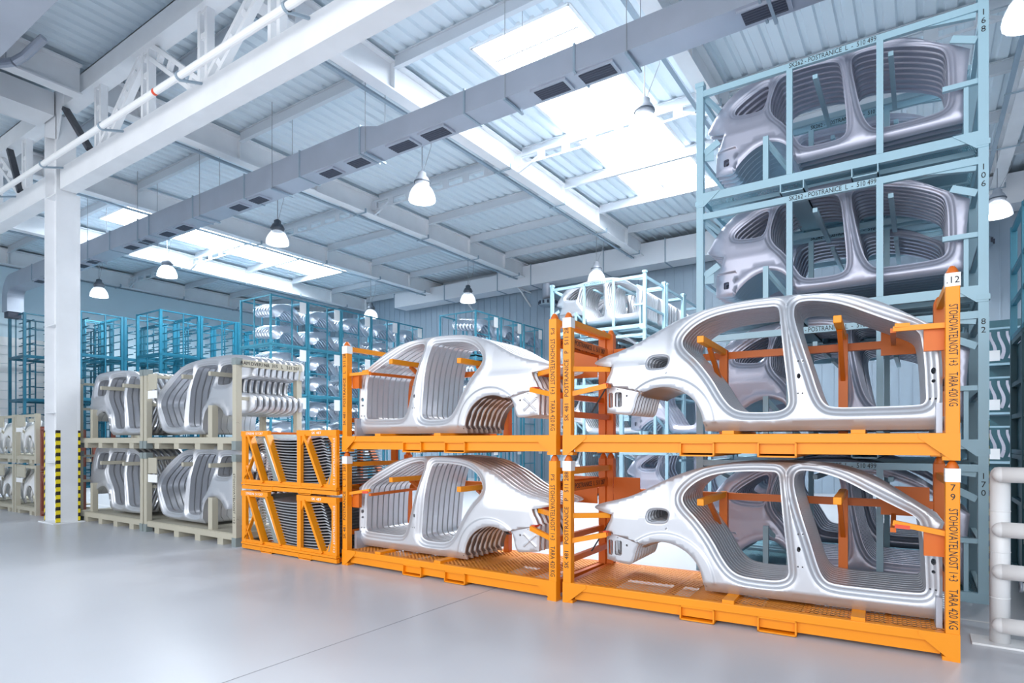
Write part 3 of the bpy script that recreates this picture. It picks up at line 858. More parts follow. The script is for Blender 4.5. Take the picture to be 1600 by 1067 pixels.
def place_row(me, name, n, org, rz, x0, y0, dy, z, desc, group, cat='car body panel'):
    """desc like 'pale saloon side panel, bottom right orange rack'"""
    u = Vector((math.cos(rz), math.sin(rz))); nn = Vector((-u.y, u.x))
    for k in range(n):
        p = Vector(org[:2]) + u * x0 + nn * (y0 + k * dy)
        o = bpy.data.objects.new(name, me); COL.objects.link(o); o.location = (p.x, p.y, z); o.rotation_euler = (0, 0, rz)
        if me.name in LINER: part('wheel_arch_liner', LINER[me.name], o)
        w = 'frontmost' if k == 0 else 'rearmost' if k == n - 1 else ORD[k] + ' from front:'
        tag(o, w + ' ' + desc, cat, group)


place_row(ME['sed'], 'saloon_side_panel', 9, R2, A2, 0, .20, .088, .237, 'pale saloon side panel, bottom orange rack of right pair', 'saloon side panels in the bottom right orange rack')
place_row(ME['sed'], 'saloon_side_panel', 9, R2, A2, 0, .20, .088, 1.737, 'pale saloon side panel, top orange rack of right pair', 'saloon side panels in the top right orange rack')
place_row(ME['sedm'], 'saloon_side_panel', 8, R1, A1, 0, .20, .10, .237, 'bright saloon side panel, bottom orange rack of left pair', 'saloon side panels in the bottom left orange rack')
place_row(ME['sedm'], 'saloon_side_panel', 8, R1, A1, 0, .20, .10, 1.737, 'bright saloon side panel, top orange rack of left pair', 'saloon side panels in the top left orange rack')


# ------------------------------------------------------------------ tall blue stacks with estate side panels
def blue_rack(x, y, z, label, number=None, L=2.94, D=1.55, m='lblue', detail=True, group='light blue stacking racks', top=False):
    t = thing('stacking_rack', (x, y, z), label, 'rack', group)
    P = .085
    for x0 in (0, L - P):
        for y0 in (0, D - P):
            hh = 1.55 if not top else 1.50
            po = MB().box(x0, x0 + P, y0, y0 + P, .0, hh - .02).build('post', M[m], t)
            MB().box(x0 - .012, x0 + P + .012, y0 - .012, y0 + P + .012, hh - .04, hh + .015).build('stacking_socket', M[m], po)
    for y0 in (.0, D - .06):
        MB().box(P, L - P, y0 + .005, y0 + .055, 1.33, 1.405).build('top_rail', M[m], t)
        MB().box(P, L - P, y0 + .005, y0 + .065, .0, .10).build('bottom_rail', M[m], t)
    for x0 in (.01, L - .07):
        MB().box(x0, x0 + .05, P, D - P, 1.33, 1.39).build('end_rail', M[m], t); MB().box(x0, x0 + .05, P, D - P, .0, .08).build('end_rail', M[m], t)
        if detail:
            MB().box(x0, x0 + .05, P, D - P, .55, .60).build('end_rail', M[m], t)
    for x0 in (1.06, 1.97):
        MB().box(x0, x0 + .065, .0, .05, .1, 1.34).build('upright', M[m], t)
    dk = MB().add([(.06, .05, .06), (L - .06, .05, .06), (L - .06, D - .05, .06), (.06, D - .05, .06)], [(0, 1, 2, 3)]); dk.build('deck', M['bluegrating'], t)
    for k in range(3): MB().box(.1, L - .1, .35 + .42 * k, .41 + .42 * k, -.0, .055).build('deck_joist', M[m], t)
    if not detail: return t
    MB().box(.12, L - .12, .55, 1.2, .02, .045).build('deck_pan', M[m], t)
    for x0, sg in ((0, 1), (L, -1)):
        MB().prism([(x0, -.07), (x0 + sg * .10, -.07), (x0 + sg * .30, .10), (x0, .10)], -.008, .0).build('corner_plate', M[m], t)
    for x0 in (1.12, 1.86):
        fk = MB(); w = .13; fk.box(x0 - w, x0 + w, -.004, D, -.11, -.098)
        for q in (x0 - w, x0 + w - .012): fk.box(q, q + .012, -.004, D, -.11, .0)
        fk.build('fork_pocket', M[m], t)
    MB().box(.80, .86, .0, .05, .1, .62).build('short_upright', M[m], t)
    MB().bar((.83, .06, .58), (1.15, .5, .12), .045).build('diagonal_brace', M[m], t)
    MB().bar((.10, .06, 1.33), (.42, .7, 1.05), .05).build('diagonal_brace', M[m], t)
    MB().bar((L - .1, .05, 1.30), (L - .55, .05, 1.36), .05).build('diagonal_brace', M[m], t)
    for xx in (1.35, 2.1): MB().bar((xx, .12, 1.22), (xx, D - .1, 1.22), .05).build('support_arm', M[m], t)
    MB().box(L - .38, L - P, .02, .07, .60, .65).build('locking_bar', M[m], t)
    MB().box(L - .20, L - .16, .05, .4, .1, .65).build('locking_plate', M[m], t)
    lk = MB()
    lk.bar((L - .09, .05, 1.05), (L - .30, .10, 1.16), .03, .07); lk.build('locking_arm', M['lblue'], t)
    lk = MB(); lk.bar((.09, .05, .62), (.26, .08, .74), .03, .08); lk.build('locking_arm', M['lblue'], t)
    lk = MB(); lk.bar((.09, .05, .58), (.20, .08, .58), .03, .12); lk.build('locking_hinge', M['lblue'], t)
    text('SK262 - POSTRANICE  L  -  510 499', t, (1.53, .003, 1.368), .078, fit=.88)
    if number: text('\n'.join(number), t, (L - P / 2, -.002, 1.33), .085, top=True)
    return t


ORDT = ['bottom', 'second', 'third', 'top']
nums = ['170', '82', '106', '168']
for k, n in enumerate(nums):
    blue_rack(-2.37, 7.72, 1.56 * k, 'light blue rack numbered %s, %s tier of the tall stack behind the orange racks' % (n, ORDT[k]), n, top=k == 3)
    place_row(ME['wag'], 'estate_side_panel', 9, (-2.37, 7.72), 0, 0, .14, .125, 1.56 * k + .10 + (.18 if k else .02), 'grey estate side panel, %s tier of tall numbered blue stack' % ORDT[k], 'estate side panels in blue rack %s' % n)
for k in range(4):
    blue_rack(-2.37, 9.42, 1.56 * k, 'light blue rack, %s tier of the stack hidden directly behind the numbered stack' % ORDT[k], None, top=k == 3)
    place_row(ME['wag'], 'estate_side_panel', 6, (-2.37, 9.42), 0, 0, .14, .18, 1.56 * k + .20, 'grey estate side panel, %s tier of hidden blue stack' % ORDT[k], 'estate side panels in the hidden second blue stack')
# far stacks of the same racks
for k in range(4):
    blue_rack(-9.0, 15.35, 1.56 * k, 'light blue rack, %s tier of the stack left of the tall numbered stack' % ORDT[k], None, m='lblue', top=k == 3)
    place_row(ME['wagl'], 'estate_side_panel', 10, (-9.0, 15.35), 0, 0, .12, .13, 1.56 * k + .26, 'silver estate side panel, %s tier, far light blue stack' % ORDT[k], 'estate side panels in the far light blue stack')
for j, yy in enumerate((17.0, 18.6)):
    for k in range(4):
        blue_rack(-9.0, yy, 1.56 * k, 'light blue rack, %s tier, %s row behind the far left light blue stack' % (ORDT[k], ('first', 'second')[j]), None, detail=False, top=k == 3)
        if k > 1: place_row(ME['wagl'], 'estate_side_panel', 6, (-9.0, yy), 0, 0, .12, .22, 1.56 * k + .26, 'silver estate panel, %s tier, %s stack behind far blue' % (ORDT[k], ('first', 'second')[j]), 'estate side panels behind the far light blue stack')
for k in range(2):
    blue_rack(-5.6, 12.6, 1.56 * k, 'light blue rack, %s tier of the low stack seen through the orange racks' % ORDT[k], None, top=k == 1)
    place_row(ME['wag'], 'estate_side_panel', 6, (-5.6, 12.6), 0, 0, .14, .2, 1.56 * k + .24, 'grey estate side panel, %s tier of low blue stack' % ORDT[k], 'estate side panels in the low blue stack')


# ------------------------------------------------------------------ beige racks with tall side panels
def beige_rack(x, y, z, L, D, label, topz=1.42, side_sign=None, card=True, lower=False, post_text=None):
    t = thing('beige_rack', (x, y, z), label, 'rack', 'beige stacking racks'); P = .10
    for x0 in (0, L - P):
        for y0 in (0, D - P):
            po = MB().box(x0, x0 + P, y0, y0 + P, .0, topz).build('post', M['beige'], t, bevel=.006)
            MB().box(x0 - .008, x0 + P + .008, y0 - .008, y0 + P + .008, topz - .10, topz + .01).build('steel_collar', M['greyplate' if y0 == 0 else 'beige'], po)
            MB().box(x0 - .008, x0 + P + .008, y0 - .008, y0 + P + .008, .0, .14).build('steel_shoe', M['greyplate' if y0 == 0 else 'beige'], po)
    for y0 in (.0, D - .08): MB().box(P, L - P, y0 + .01, y0 + .07, .10, .19).build('base_beam', M['beige'], t)
    for x0 in (.01, L - .08): MB().box(x0, x0 + .06, P, D - P, .10, .19).build('side_beam', M['beige'], t)
    MB().box(.05, L - .05, .03, D - .04, .185, .20).build('deck', M['beige'], t)
    for k in range(4):
        x0 = .35 + k * (L - .9) / 3; MB().box(x0, x0 + .16, .02, D - .04, .0, .10).build('skid', M['beige'], t)
    for x0 in (.02, L - .07):
        for z0 in (topz - .12, .78): MB().box(x0, x0 + .045, P, D - P, z0, z0 + .05).build('end_rail', M['beige'], t)
    MB().box(P, L - P, D - .07, D - .02, topz - .12, topz - .06).build('rear_rail', M['beige'], t)
    if card:
        MB().box(.12, .42, .02, .035, topz - .36, topz - .08).build('sign_board', M['beige'], t)
        MB().box(.12, .44, .016, .03, topz - .52, topz - .38).build('paper_card', M['card'], t)
    return t


X0, X1, X2 = -14.54, -11.66, -8.75
for z, nm in ((0, 'bottom'), (1.5, 'top')):
    b = beige_rack(X0, 5.36, z, X1 - X0 - .04, 1.2, '%s beige rack directly right of the white column' % nm, card=False)
    MB().box(.48, .58, .08, .18, .2, .78).build('short_upright', M['beige'], b); MB().box(.70, .78, .75, .83, .2, .78).build('short_upright', M['beige'], b)
    for xx in (.95, 1.9): MB().bar((xx, .08, 1.20), (xx + .02, 1.15, 1.20), .07).build('support_arm', M['beige'], b)
    b = beige_rack(X1, 5.36, z, X2 - X1, 1.2, '%s beige rack between its beige neighbour and the small orange racks' % nm, card=True)
    MB().box(2.02, 2.14, .06, .16, .2, .72).build('short_upright', M['beige'], b); MB().box(2.30, 2.38, .80, .88, .2, .72).build('short_upright', M['beige'], b)
    for xx in (1.22, 2.06): MB().bar((xx, .06, 1.24), (xx + .02, 1.15, 1.24), .07).build('support_arm', M['beige'], b)
    if z:
        pl = MB().box(2.93 - .02, 2.93 - .005, .10, 1.1, 1.30, 1.41).build('sign_rail', M['beige'], b)
        text('RAM DVERI NR  315   L   521 207', pl, (2.93 - .003, .6, 1.355), .075, (math.pi / 2, 0, math.pi / 2))
    else: text('STOHOVATELNOST  1+3', b, (2.86, -.002, .75), .07, (math.pi / 2, math.radians(90), 0))
    place_row(ME['suvm'], 'tall_side_panel', 8, (X0, 5.36), 0, -.02, .17, .115, z + .215, 'silver tall-car side panel, %s beige rack beside column' % nm, 'tall side panels in the %s beige rack beside the column' % nm)
    place_row(ME['suv'], 'tall_side_panel', 9, (X1, 5.36), 0, -.06, .14, .108, z + .215, 'silver tall-car side panel, %s beige rack beside orange' % nm, 'tall side panels in the %s beige rack beside the orange racks' % nm)

# ------------------------------------------------------------------ small orange racks with curved roof skins
def small_rack(x, y, z, label, H=.90):
    t = thing('small_stacking_rack', (x, y, z), label, 'rack', 'small orange racks'); L = 2.16; D = 1.15; B = .11
    def bar(n, p, q, w=.07, h=.05, m='orange'): return MB().bar(p, q, h - (.006 if n == 'slanted_bar' else .012), w, up=(0, 1, 0)).build(n, M[m], t)
    for y0 in (0, D - .06):
        mm = 'orange' if y0 == 0 else 'orange2'
        MB().box(0, L, y0, y0 + .06, .02, .075).box(0, L, y0 - .012, y0 + .06, .085, .115).build('base_beam', M[mm], t)
        MB().box(0, .10, y0, y0 + .05, B, H - .09).build('post', M[mm], t); MB().box(L - .10, L, y0, y0 + .05, B, H - .09).build('post', M[mm], t)
        MB().box(1.33, 1.41, y0, y0 + .05, B, H - .09).build('post', M[mm], t)
        MB().box(-.01, .66, y0 - .008, y0 + .05, H - .09, H - .01).build('header_plate', M[mm], t)
        MB().box(1.33, L, y0 - .008, y0 + .05, H - .09, H - .01).build('header_plate', M[mm], t)
        MB().box(.10, L - .10, y0 + .005, y0 + .045, B, B + .05).build('lower_rail', M[mm], t)
        yc = y0 + .025
        bar('slanted_bar', (.19, yc, H - .08), (.55, yc, B + .02), .10, .05, mm)
        bar('slanted_bar', (.64, yc, H - .08), (.98, yc, B + .04), .10, .05, mm)
        bar('slanted_bar', (1.50, yc, H - .08), (1.88, yc, B + .02), .10, .05, mm)
        bar('cross_brace', (.07, yc, B + .06), (.30, yc, .56), .05, .03, mm); bar('cross_brace', (.06, yc + .006, .42), (.22, yc + .006, B + .04), .05, .03, mm)
        for p in ([(L - .10, .36), (L - .10, B), (L - .26, B)], [(1.41, H - .09), (1.41, H - .22), (1.5, H - .09)], [(L - .10, H - .09), (L - .10, H - .2), (L - .2, H - .09)]):
            MB().prism(p, yc - .012, yc + .012).build('corner_gusset', M[mm], t)
    MB().prism([(1.98, B + .05), (2.0, B + .05), (2.06, .4), (2.04, .42)], .012, .02).build('edge_strip', M['greyplate'], t)
    for x0 in (0, L - .05):
        for z0 in (.03, H - .07): MB().box(x0, x0 + .05, .05, D - .05, z0, z0 + .05).build('side_rail', M['orange2'], t)
    g = MB().add([(.42, .05, H - .06), (.52, .05, H - .06), (.88, .05, B + .03), (.74, .05, B + .03), (.42, .6, H - .06), (.52, .6, H - .06), (.88, .6, B + .03), (.74, .6, B + .03)],
                 [(0, 1, 2, 3), (7, 6, 5, 4), (0, 4, 5, 1), (3, 2, 6, 7), (0, 3, 7, 4), (1, 5, 6, 2)])
    g.build('guide_plate', M['greyplate'], t)
    MB().bar((.50, .045, H - .12), (.86, .045, B + .05), .02, .01, up=(0, 1, 0)).build('edge_strip', M['card'], t)
    MB().box(1.30, 1.335, .02, .5, B, H - .06).build('guide_plate', M['duct'], t)
    for x0 in (.48, 1.36):
        fk = MB(); fk.box(x0, x0 + .28, -.004, D, -.0, .012); fk.box(x0, x0 + .012, -.004, D, 0, .08); fk.box(x0 + .268, x0 + .28, -.004, D, 0, .08)
        fk.build('fork_pocket', M['orange'], t)
    text('STREDNI  511 267', t, (.33, -.0105, H - .05), .05, m=M['card'], fit=.42)
    text('SK 487', t, (1.76, -.0105, H - .05), .05, m=M['card'], fit=.2)
    text('STOHOVATELNOST 1+3', t, (L - .05, -.003, .47), .05, (math.pi / 2, math.radians(90), 0), m=M['card'], fit=.62)
    return t


def roofskin():
    mb = MB(); nx, ny = 22, 6; vs = []; L = 1.52
    for j in range(ny):
        for i in range(nx):
            u = i / (nx - 1) * 2 - 1; v = j / (ny - 1)
            vs.append((u * L / 2, v * .95, .055 * (u * u) - .055 + .018 * v - .03 * (abs(u) > .96)))
    n = len(vs); fs = [(j * nx + i, j * nx + i + 1, (j + 1) * nx + i + 1, (j + 1) * nx + i) for j in range(ny - 1) for i in range(nx - 1)]
    # rolled front edge with thickness
    fr = [(x, y - .004, z - .014) for (x, y, z) in vs[:nx]]; vs += fr
    fs += [(n + i, n + i + 1, i + 1, i) for i in range(nx - 1)]
    return mb.add(vs, fs).mesh('roof_skin', M['roofskin'], False)


ME['roof'] = roofskin()
small_rack(-8.56, 5.34, 0, 'bottom small orange rack with slanted bars, standing on the floor')
small_rack(-8.56, 5.34, .90, 'top small orange rack with slanted bars, stacked on its twin')
for z, nm in ((0, 'bottom'), (.9, 'top')):
    for k in range(17):
        o = bpy.data.objects.new('roof_skin', ME['roof']); COL.objects.link(o); kk = 16 - k
        o.location = (-8.56 + 1.06 + .30 * (1 - kk / 16) * 1.0, 5.40, z + .175 + .040 * kk)
        tag(o, '%s curved grey roof skin in the %s small orange rack' % ('topmost' if k == 0 else 'lowest' if k == 16 else ORD[k] + ' from top:', nm), 'car roof panel', 'curved roof skins in the %s small orange rack' % nm)


# ------------------------------------------------------------------ blue fender racks standing in rows along the hall
def frame_rack(x, y, z, label, LY=1.35, DX=1.62, H=1.55, m='mblue', card=True, group='blue fender racks', shelves=0, top=False):
    """near corner at (x, y); runs away along +Y and to the left along -X"""
    t = thing('storage_frame', (x, y, z), label, 'rack', group); P = .055 if m != 'blue' else .085
    for a in (0, LY - P):
        for b in (0, -(DX - P)):
            MB().box(b - P, b, a, a + P, 0, H).build('post', M[m], t)
    for b in (0, -(DX - P)):
        MB().box(b - P + .01, b, P, LY - P, H - .05, H - .01).build('top_rail', M[m], t); MB().box(b - P + .01, b, P, LY - P, .0, .07).build('bottom_rail', M[m], t)
        MB().box(b - .035, b, LY * .56, LY * .56 + .04, .07, H - .05).build('upright', M[m], t)
        if not shelves: MB().box(b - .03, b, P, LY * .56, .76, .79).build('middle_rail', M[m], t)
    for a in (0, LY - P):
        MB().box(-DX + P, -P, a + .01, a + .045, H - .05, H - .01).build('end_rail', M[m], t); MB().box(-DX + P, -P, a + .01, a + .045, 0, .07).build('end_rail', M[m], t)
        if a == 0: MB().box(-DX * .55, -DX * .55 + .035, a + .01, a + .04, .07, H - .05).build('upright', M[m], t)
    for k in range(3): MB().box(-DX + P, -P, .3 + .32 * k, .34 + .32 * k, .0, .04).build('deck_joist', M[m], t)
    for k in range(shelves):
        zz = .22 + k * (H - .45) / max(1, shelves - 1)
        MB().box(-DX + .06, -.06, .30, .335, zz, zz + .03).build('carrier_bar', M[m], t); MB().box(-DX + .06, -.06, LY - .35, LY - .315, zz, zz + .03).build('carrier_bar', M[m], t)
        if k % 2: MB().box(-DX * .35, -DX * .35 + .03, .1, LY - .1, zz, zz + .03).build('carrier_bar', M[m], t)
    if shelves:
        MB().box(-DX * .3 - .05, -DX * .3, .3, .35, .07, H - .2).build('inner_upright', M[m], t); MB().box(-DX * .7 - .05, -DX * .7, LY - .35, LY - .30, .07, H - .2).build('inner_upright', M[m], t)
    if card: MB().box(.0, .006, LY - .30, LY - .06, H - .42, H - .06).build('paper_card', M['card'], t)
    return t


fen_out = [(.0, .24), (.02, .34), (.14, .44), (.42, .55), (.74, .60), (.86, .56), (.93, .42), (1.06, .20), (1.20, .02, 1), (1.17, -.03, 1), (1.02, .02), (.90, .13), (.82, .23), (.70, .31), (.55, .33), (.42, .29), (.33, .20), (.28, .10), (.16, .07), (.04, .12)]


def fen_depth(S, Wd, dh, do):
    y = .30 * np.clip((Wd - .30) / .3, 0, 9) ** 1.5 * .6 + .12 * np.clip((.35 - S) / .35, 0, 1) ** 2
    r = np.hypot(S - .58, Wd - .02); y += np.where(r < .38, -.02, 0) + np.interp(do, [0, .015, 9], [.02, 0, 0]); return y


f0 = sheet('fender', fen_out, [], fen_depth, step=.07, m=M['fender'], flange=lambda s, w, h: .035,
           feats=[[(.58 + .38 * math.cos(t), .02 + .38 * math.sin(t)) for t in np.linspace(.1, 2.8, 14)]])


def reorient(me, name, fn, m):
    c = me.copy(); c.name = name
    for v in c.vertices: v.co = Vector(fn(*v.co))
    c.materials.clear(); c.materials.append(m); c.update()
    if c.has_custom_normals: c.attributes.remove(c.attributes['custom_normal'])
    c.shade_smooth(); c.set_sharp_from_angle(angle=math.radians(40)); return c


ME['fen'] = reorient(f0, 'fender', lambda x, y, z: (-y, x, z), M['fender'])            # faces +X
ME['fenw'] = reorient(f0, 'fender', lambda x, y, z: (x * 1.0, y * .8, z * 1.25), M['whitesteel'])   # faces the camera side


def fender_row(x, y0, z, n, desc, group, dx=.155):
    for k in range(n):
        o = bpy.data.objects.new('fender', ME['fen']); COL.objects.link(o); o.location = (x - .06 - dx * k, y0 + .09 + .01 * k, z + .018 * k)
        tag(o, '%s silver fender, %s' % ('outermost' if k == 0 else ORD[k] + ' from aisle', desc), 'car fender', group)


FX, FY = -16.45, 11.2
for u in range(5):
    for k in range(4):
        frame_rack(FX, FY + 1.37 * u, 1.53 * k, 'mid blue fender rack, %s tier, %s from the near end of the long row' % (ORDT[k], 'first' if not u else ORD[u]))
        if k:
            for lv in (0, 1):
                fender_row(FX, FY + 1.37 * u, 1.53 * k + .12 + .68 * lv, 7 if u < 4 else 5, '%s layer, %s tier, long row rack %s' % (('lower', 'upper')[lv], ORDT[k], 'one two three four five'.split()[u]), 'fenders in the long blue row')
GX2, GY2 = -12.4, 16.2
for u in range(3):
    for k in range(4):
        frame_rack(GX2, GY2 + 1.5 * u, 1.5 * k, 'mid blue fender rack, %s tier, %s from near end of short row' % (ORDT[k], 'first' if not u else ORD[u]))
        if k == 3 or (k == 2 and u == 0):
            for lv in (0, 1):
                fender_row(GX2, GY2 + 1.5 * u, 1.5 * k + .12 + .68 * lv, 7, '%s layer, %s tier, short row rack %s' % (('lower', 'upper')[lv], ORDT[k], 'one two three'.split()[u]), 'fenders in the short blue row')

# empty blue frames at the left
for r_, (x, y, n, mm, lab, dx) in enumerate([(-21.5, 10.4, 5, 'blue', 'right-hand', 1.7), (-24.0, 8.95, 3, 'blue', 'middle', 1.7), (-26.0, 8.0, 2, 'blue', 'left-hand', 1.5)]):
    for u in range(n):
        for k in range(1 if r_ < 1 and u > 2 else 0, 4):
            frame_rack(x, y + 1.42 * u, 1.53 * k, 'empty deep blue frame, %s tier, %s in the %s row at left' % (ORDT[k], 'first' if not u else ORD[u], lab), LY=1.4, DX=dx, m=mm, card=False, group='empty blue frames', shelves=5 if u < 3 else 3)
for k in range(2):
    frame_rack(-18.9, 9.6, 1.53 * k, 'empty deep blue frame, %s tier, low stack between the frame rows and the fenders' % ORDT[k], LY=1.4, m='blue', card=False, group='empty blue frames', shelves=6)

# ------------------------------------------------------------------ beige racks with white fenders, far left
for i, x in enumerate((-19.95, -18.62, -17.29)):
    for z, nm in ((0, 'bottom'), (1.14, 'top')):
        b = thing('beige_rack', (x, 5.15, z), '%s narrow beige rack, %s from the left edge, with white fenders' % (nm, ('first', 'second', 'third')[i]), 'rack', 'narrow beige racks')
        L = 1.27
        for x0 in (0, L - .09):
            for y0 in (0, 1.1): MB().box(x0, x0 + .09, y0, y0 + .09, 0, 1.10).build('post', M['beige'], b)
        MB().box(.09, L - .09, .01, .07, .08, .16).build('base_beam', M['beige'], b); MB().box(.03, L - .03, .05, 1.15, .15, .17).build('deck', M['beige'], b)
        MB().box(.09, L - .09, .02, .07, 1.03, 1.09).build('top_rail', M['beige'], b); MB().box(.12, .62, .0, .02, .82, 1.06).build('sign_board', M['beige'], b)
        MB().box(.12, .5, -.004, .0, .70, .80).build('paper_card', M['card'], b)
        for x0 in (.2, .9): MB().box(x0, x0 + .14, .0, 1.15, 0, .08).build('skid', M['beige'], b)
        MB().bar((.12, .1, .75), (.45, .5, .3), .05).build('slanted_bar', M['beige'], b)
        for k in range(6):
            o = bpy.data.objects.new('fender', ME['fenw']); COL.objects.link(o); o.location = (x + .03, 5.24 + .13 * k, z + .22)
            tag(o, '%s white fender, %s narrow beige rack %s from left' % ('frontmost' if k == 0 else ORD[k] + ' from front', nm, ('first', 'second', 'third')[i]), 'car fender', 'white fenders in the narrow beige racks')
for z, nm in ((0, 'bottom'), (.98, 'top')):
    b = thing('brown_rack', (-15.94, 5.2, z), '%s rust brown rack half hidden by the white column' % nm, 'rack', 'brown racks')
    for x0 in (0, .95):
        for y0 in (0, 1.0): MB().box(x0, x0 + .07, y0, y0 + .07, 0, .97).build('post', M['brown'], b)
    for z0 in (.05, .88): MB().box(.07, .95, .0, .06, z0, z0 + .06).build('front_rail', M['brown'], b)
    MB().box(.05, .95, .5, .52, .1, .9).build('back_plate', M['brown'], b)
    MB().bar((.1, .03, .9), (.5, .03, .12), .06).build('cross_brace', M['brown'], b); MB().bar((.9, .03, .9), (.5, .03, .12), .05).build('cross_brace', M['brown'], b)

# ------------------------------------------------------------------ white guard rail, right edge
g = thing('guard_rail', (.535, 6.22, 0), 'white tubular steel guard rail with four bars at the right edge', 'guard rail')
MB().tube((0, .06, .02), (0, .06, 1.36), .068, 24).lathe([(.068, 1.36), (.06, 1.40), (.035, 1.43), (0, 1.435)], (0, .06, 0), 24).build('post', M['white'], g, True)
MB().box(-.19, .19, -.08, .20, 0, .018).build('base_plate', M['white'], g, bevel=.004)
for z in (1.375, .935, .60, .17):
    MB().tube((.0, -.02, z), (3.2, -.02, z), .062, 20).lathe([(.0, -.062), (.03, -.052), (.052, -.03), (.062, 0)], (0, -.02, z), 20, 'x').build('rail_tube', M['white'], g, True)
for z in (1.08, .75, .38):
    MB().lathe([(.069, -.005), (.071, 0), (.069, .005)], (0, .06, z), 24).build('weld_ring', M['white'], g)
MB().tube((3.1, .06, .02), (3.1, .06, 1.36), .068, 16).build('post', M['white'], g, True)
st = thing('pipe_stub', (.70, 6.62, .42), 'short white pipe bend beside the guard rail post, far right', 'pipe')
MB().tube((.0, 0, 0), (.12, 0, -.03), .035, 14).tube((.12, 0, -.03), (.3, .05, -.03), .035, 14).build('pipe_bend', M['white'], st, True)
MB().lathe([(.036, -.01), (.052, -.01), (.052, .01), (.036, .01)], (0, 0, 0), 16, 'x').build('collar', M['duct'], st, True)
for z_ in (0,): MB().box(.28, .34, .02, .10, -.42, .02).build('stand', M['white'], st)

# ------------------------------------------------------------------ dark teal stack, far right
for k in range(3):
    t = thing('mesh_rack', (.98, 6.9, 1.48 * k), 'dark teal mesh-sided rack at the right edge, %s of three tiers' % ('bottom', 'middle', 'top')[k], 'rack', 'dark teal racks'); L = 3.4; Hh = 1.48
    for y0 in (0, L / 3, 2 * L / 3, L - .07):
        MB().box(0, .07, y0, y0 + .07, 0, Hh).build('post', M['teal' if k < 2 else 'mblue'], t)
    for z0 in (.0, .45, .86, Hh - .06): MB().box(.01, .06, .07, L - .07, z0, z0 + .055).build('side_rail', M['teal' if k < 2 else 'mblue'], t)
    MB().box(.075, 1.4, .0, L, .02, .05).build('deck', M['teal'], t)
    if k < 2:
        MB().box(.066, .07, .07, L - .07, .05, Hh - .06).build('side_sheet', M['teal'], t)
    MB().box(1.35, 1.42, 0, .07, 0, Hh).build('post', M['teal'], t); MB().box(1.35, 1.42, L - .07, L, 0, Hh).build('post', M['teal'], t)

# racks of hanging pressed pillars beyond the aisle, right
pil = MB(); pr = None
for j in range(9):
    tt = j / 8; p = (.05 * math.sin(tt * 5), .0, .62 * tt)
    if pr: pil.bar(pr, p, (.075 - .03 * tt), .05, up=(0, 1, 0))
    pr = p
ME['pil'] = pil.mesh('door_pillar', M['panelshaded'])
for k in range(4):
    t = thing('storage_frame', (1.25, 17.6, 1.12 * k), 'pale blue shelf frame beyond the right aisle, %s of four shelves' % ('lowest', 'second', 'third', 'highest')[k], 'rack', 'shelf frames beyond the right aisle')
    for x0 in (0, 1.8): MB().box(x0, x0 + .06, 0, .06, 0, 1.12).build('post', M['lblue'], t)
    for x0 in (0, 1.8): MB().box(x0, x0 + .06, 1.2, 1.26, 0, 1.12).build('post', M['lblue'], t)
    MB().box(.06, 1.8, .0, .05, .0, .05).build('shelf_rail', M['lblue'], t); MB().box(.06, 1.8, .0, .05, .82, .86).build('hanging_rail', M['lblue'], t)
    MB().box(.03, 1.83, .05, 1.25, .0, .02).build('shelf', M['teal'], t)
    MB().box(.06, .25, -.01, .0, .10, .34).build('paper_card', M['card'], t)
    MB().box(.06, 1.8, .5, .52, .05, 1.1).build('dark_gap_backing', M['teal'], t)  # board added so the gaps between the pillars look dark
    for q in range(11):
        o = bpy.data.objects.new('door_pillar', ME['pil']); COL.objects.link(o); o.location = (1.25 + .12 + .155 * q, 17.68, 1.12 * k + .15)
        tag(o, '%s pressed pillar hanging on the %s shelf beyond the right aisle' % ('leftmost' if not q else ORD[q] + ' from left:', ('lowest', 'second', 'third', 'highest')[k]), 'pressed pillar', 'pressed pillars beyond the right aisle')
j = MB().box(.66, .70, 9.4, 9.43, .02, 1.9); struct(j.build('trim_4', M['hazard']))

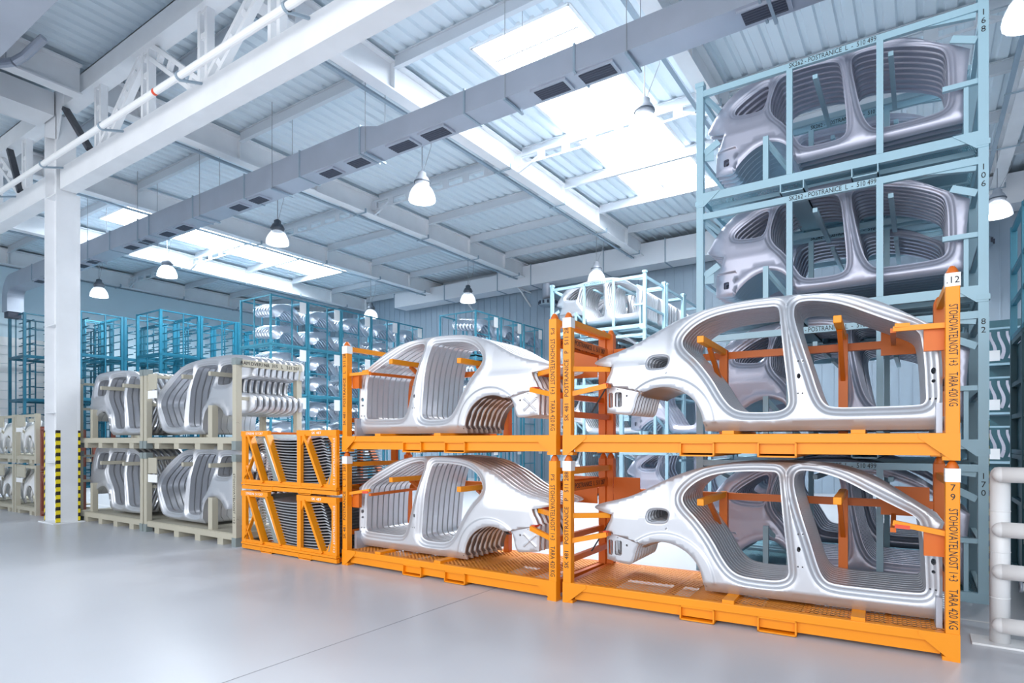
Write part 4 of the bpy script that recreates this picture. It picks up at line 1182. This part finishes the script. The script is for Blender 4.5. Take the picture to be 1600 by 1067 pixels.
# ------------------------------------------------------------------ high-bay lamps
ROW = {9.95: {1.15: 'at the top right corner', -3.95: 'in front of the large roof light', -9.1: 'under the middle of the duct', -14.3: 'unlit dark-headed, left of the duct centre', -20.1: 'left, between the duct and the left wall', -25.0: 'far left beside the white column'},
       18.2: {1.5: 'at far right beyond the tall blue stack', -8.9: 'above the far light blue stack', -14.3: 'in front of the wall duct, centre', -19.6: 'small, above the long fender row'}}
for yy, d in ROW.items():
    for xx, w in d.items():
        t = thing('high_bay_lamp', (xx, yy, 6.92), 'hanging bell-shaped lamp %s' % w, 'lamp', 'high-bay lamps')
        dark = xx in (-14.3,)
        sh = MB(); pr = [(.245, -.0), (.25, .02), (.235, .12), (.20, .22), (.15, .30), (.10, .345)]
        n = 36; vs = []
        for r, z in pr:
            for i in range(n):
                a = 2 * math.pi * i / n; rr = r * (1 - (.03 if i % 2 else 0)); vs.append((rr * math.cos(a), rr * math.sin(a), z))
        sh.add(vs, [(k * n + i, k * n + (i + 1) % n, (k + 1) * n + (i + 1) % n, (k + 1) * n + i) for k in range(len(pr) - 1) for i in range(n)])
        sh.build('lamp_shade', M['lampshade'], t, False)
        MB().lathe([(.0, .012), (.225, .012), (.225, .03), (0, .03)], n=28).build('lens', M['glow'], t)
        hm = 'lamphead' if dark or xx < -19 else 'lampheadlight'
        MB().lathe([(.0, .33), (.12, .33), (.135, .36), (.135, .44), (.11, .50), (.08, .53), (.075, .60), (.04, .63), (0, .64)], n=24).build('lamp_housing', M[hm], t, True)
        MB().lathe([(.137, .385), (.15, .39), (.15, .41), (.137, .415)], n=24).build('clamp_ring', M['lamphead'], t)
        MB().tube((0, 0, .62), (0, 0, 1.735), .009, 6).build('suspension_wire', M['wire'], t)
        MB().tube((.03, 0, .62), (.22, 0, 1.1), .005, 6).tube((.22, 0, 1.1), (.22, 0, 1.72), .005, 6).build('power_cable', M['wire'], t)
        if xx == -20.1: MB().box(-.02, .02, -.02, .19, 1.50, 1.54).build('hanger_bar', M['wire'], t)
        t.scale = (1.2, 1.2, 1.03)
        ld = bpy.data.lights.new('lamp_light', 'SPOT'); ld.energy = 320; ld.spot_size = math.radians(130); ld.spot_blend = .6; ld.shadow_soft_size = .2
        lo = bpy.data.objects.new('lamp_light', ld); lo.location = (0, 0, -.03); COL.objects.link(lo); lo.parent = t
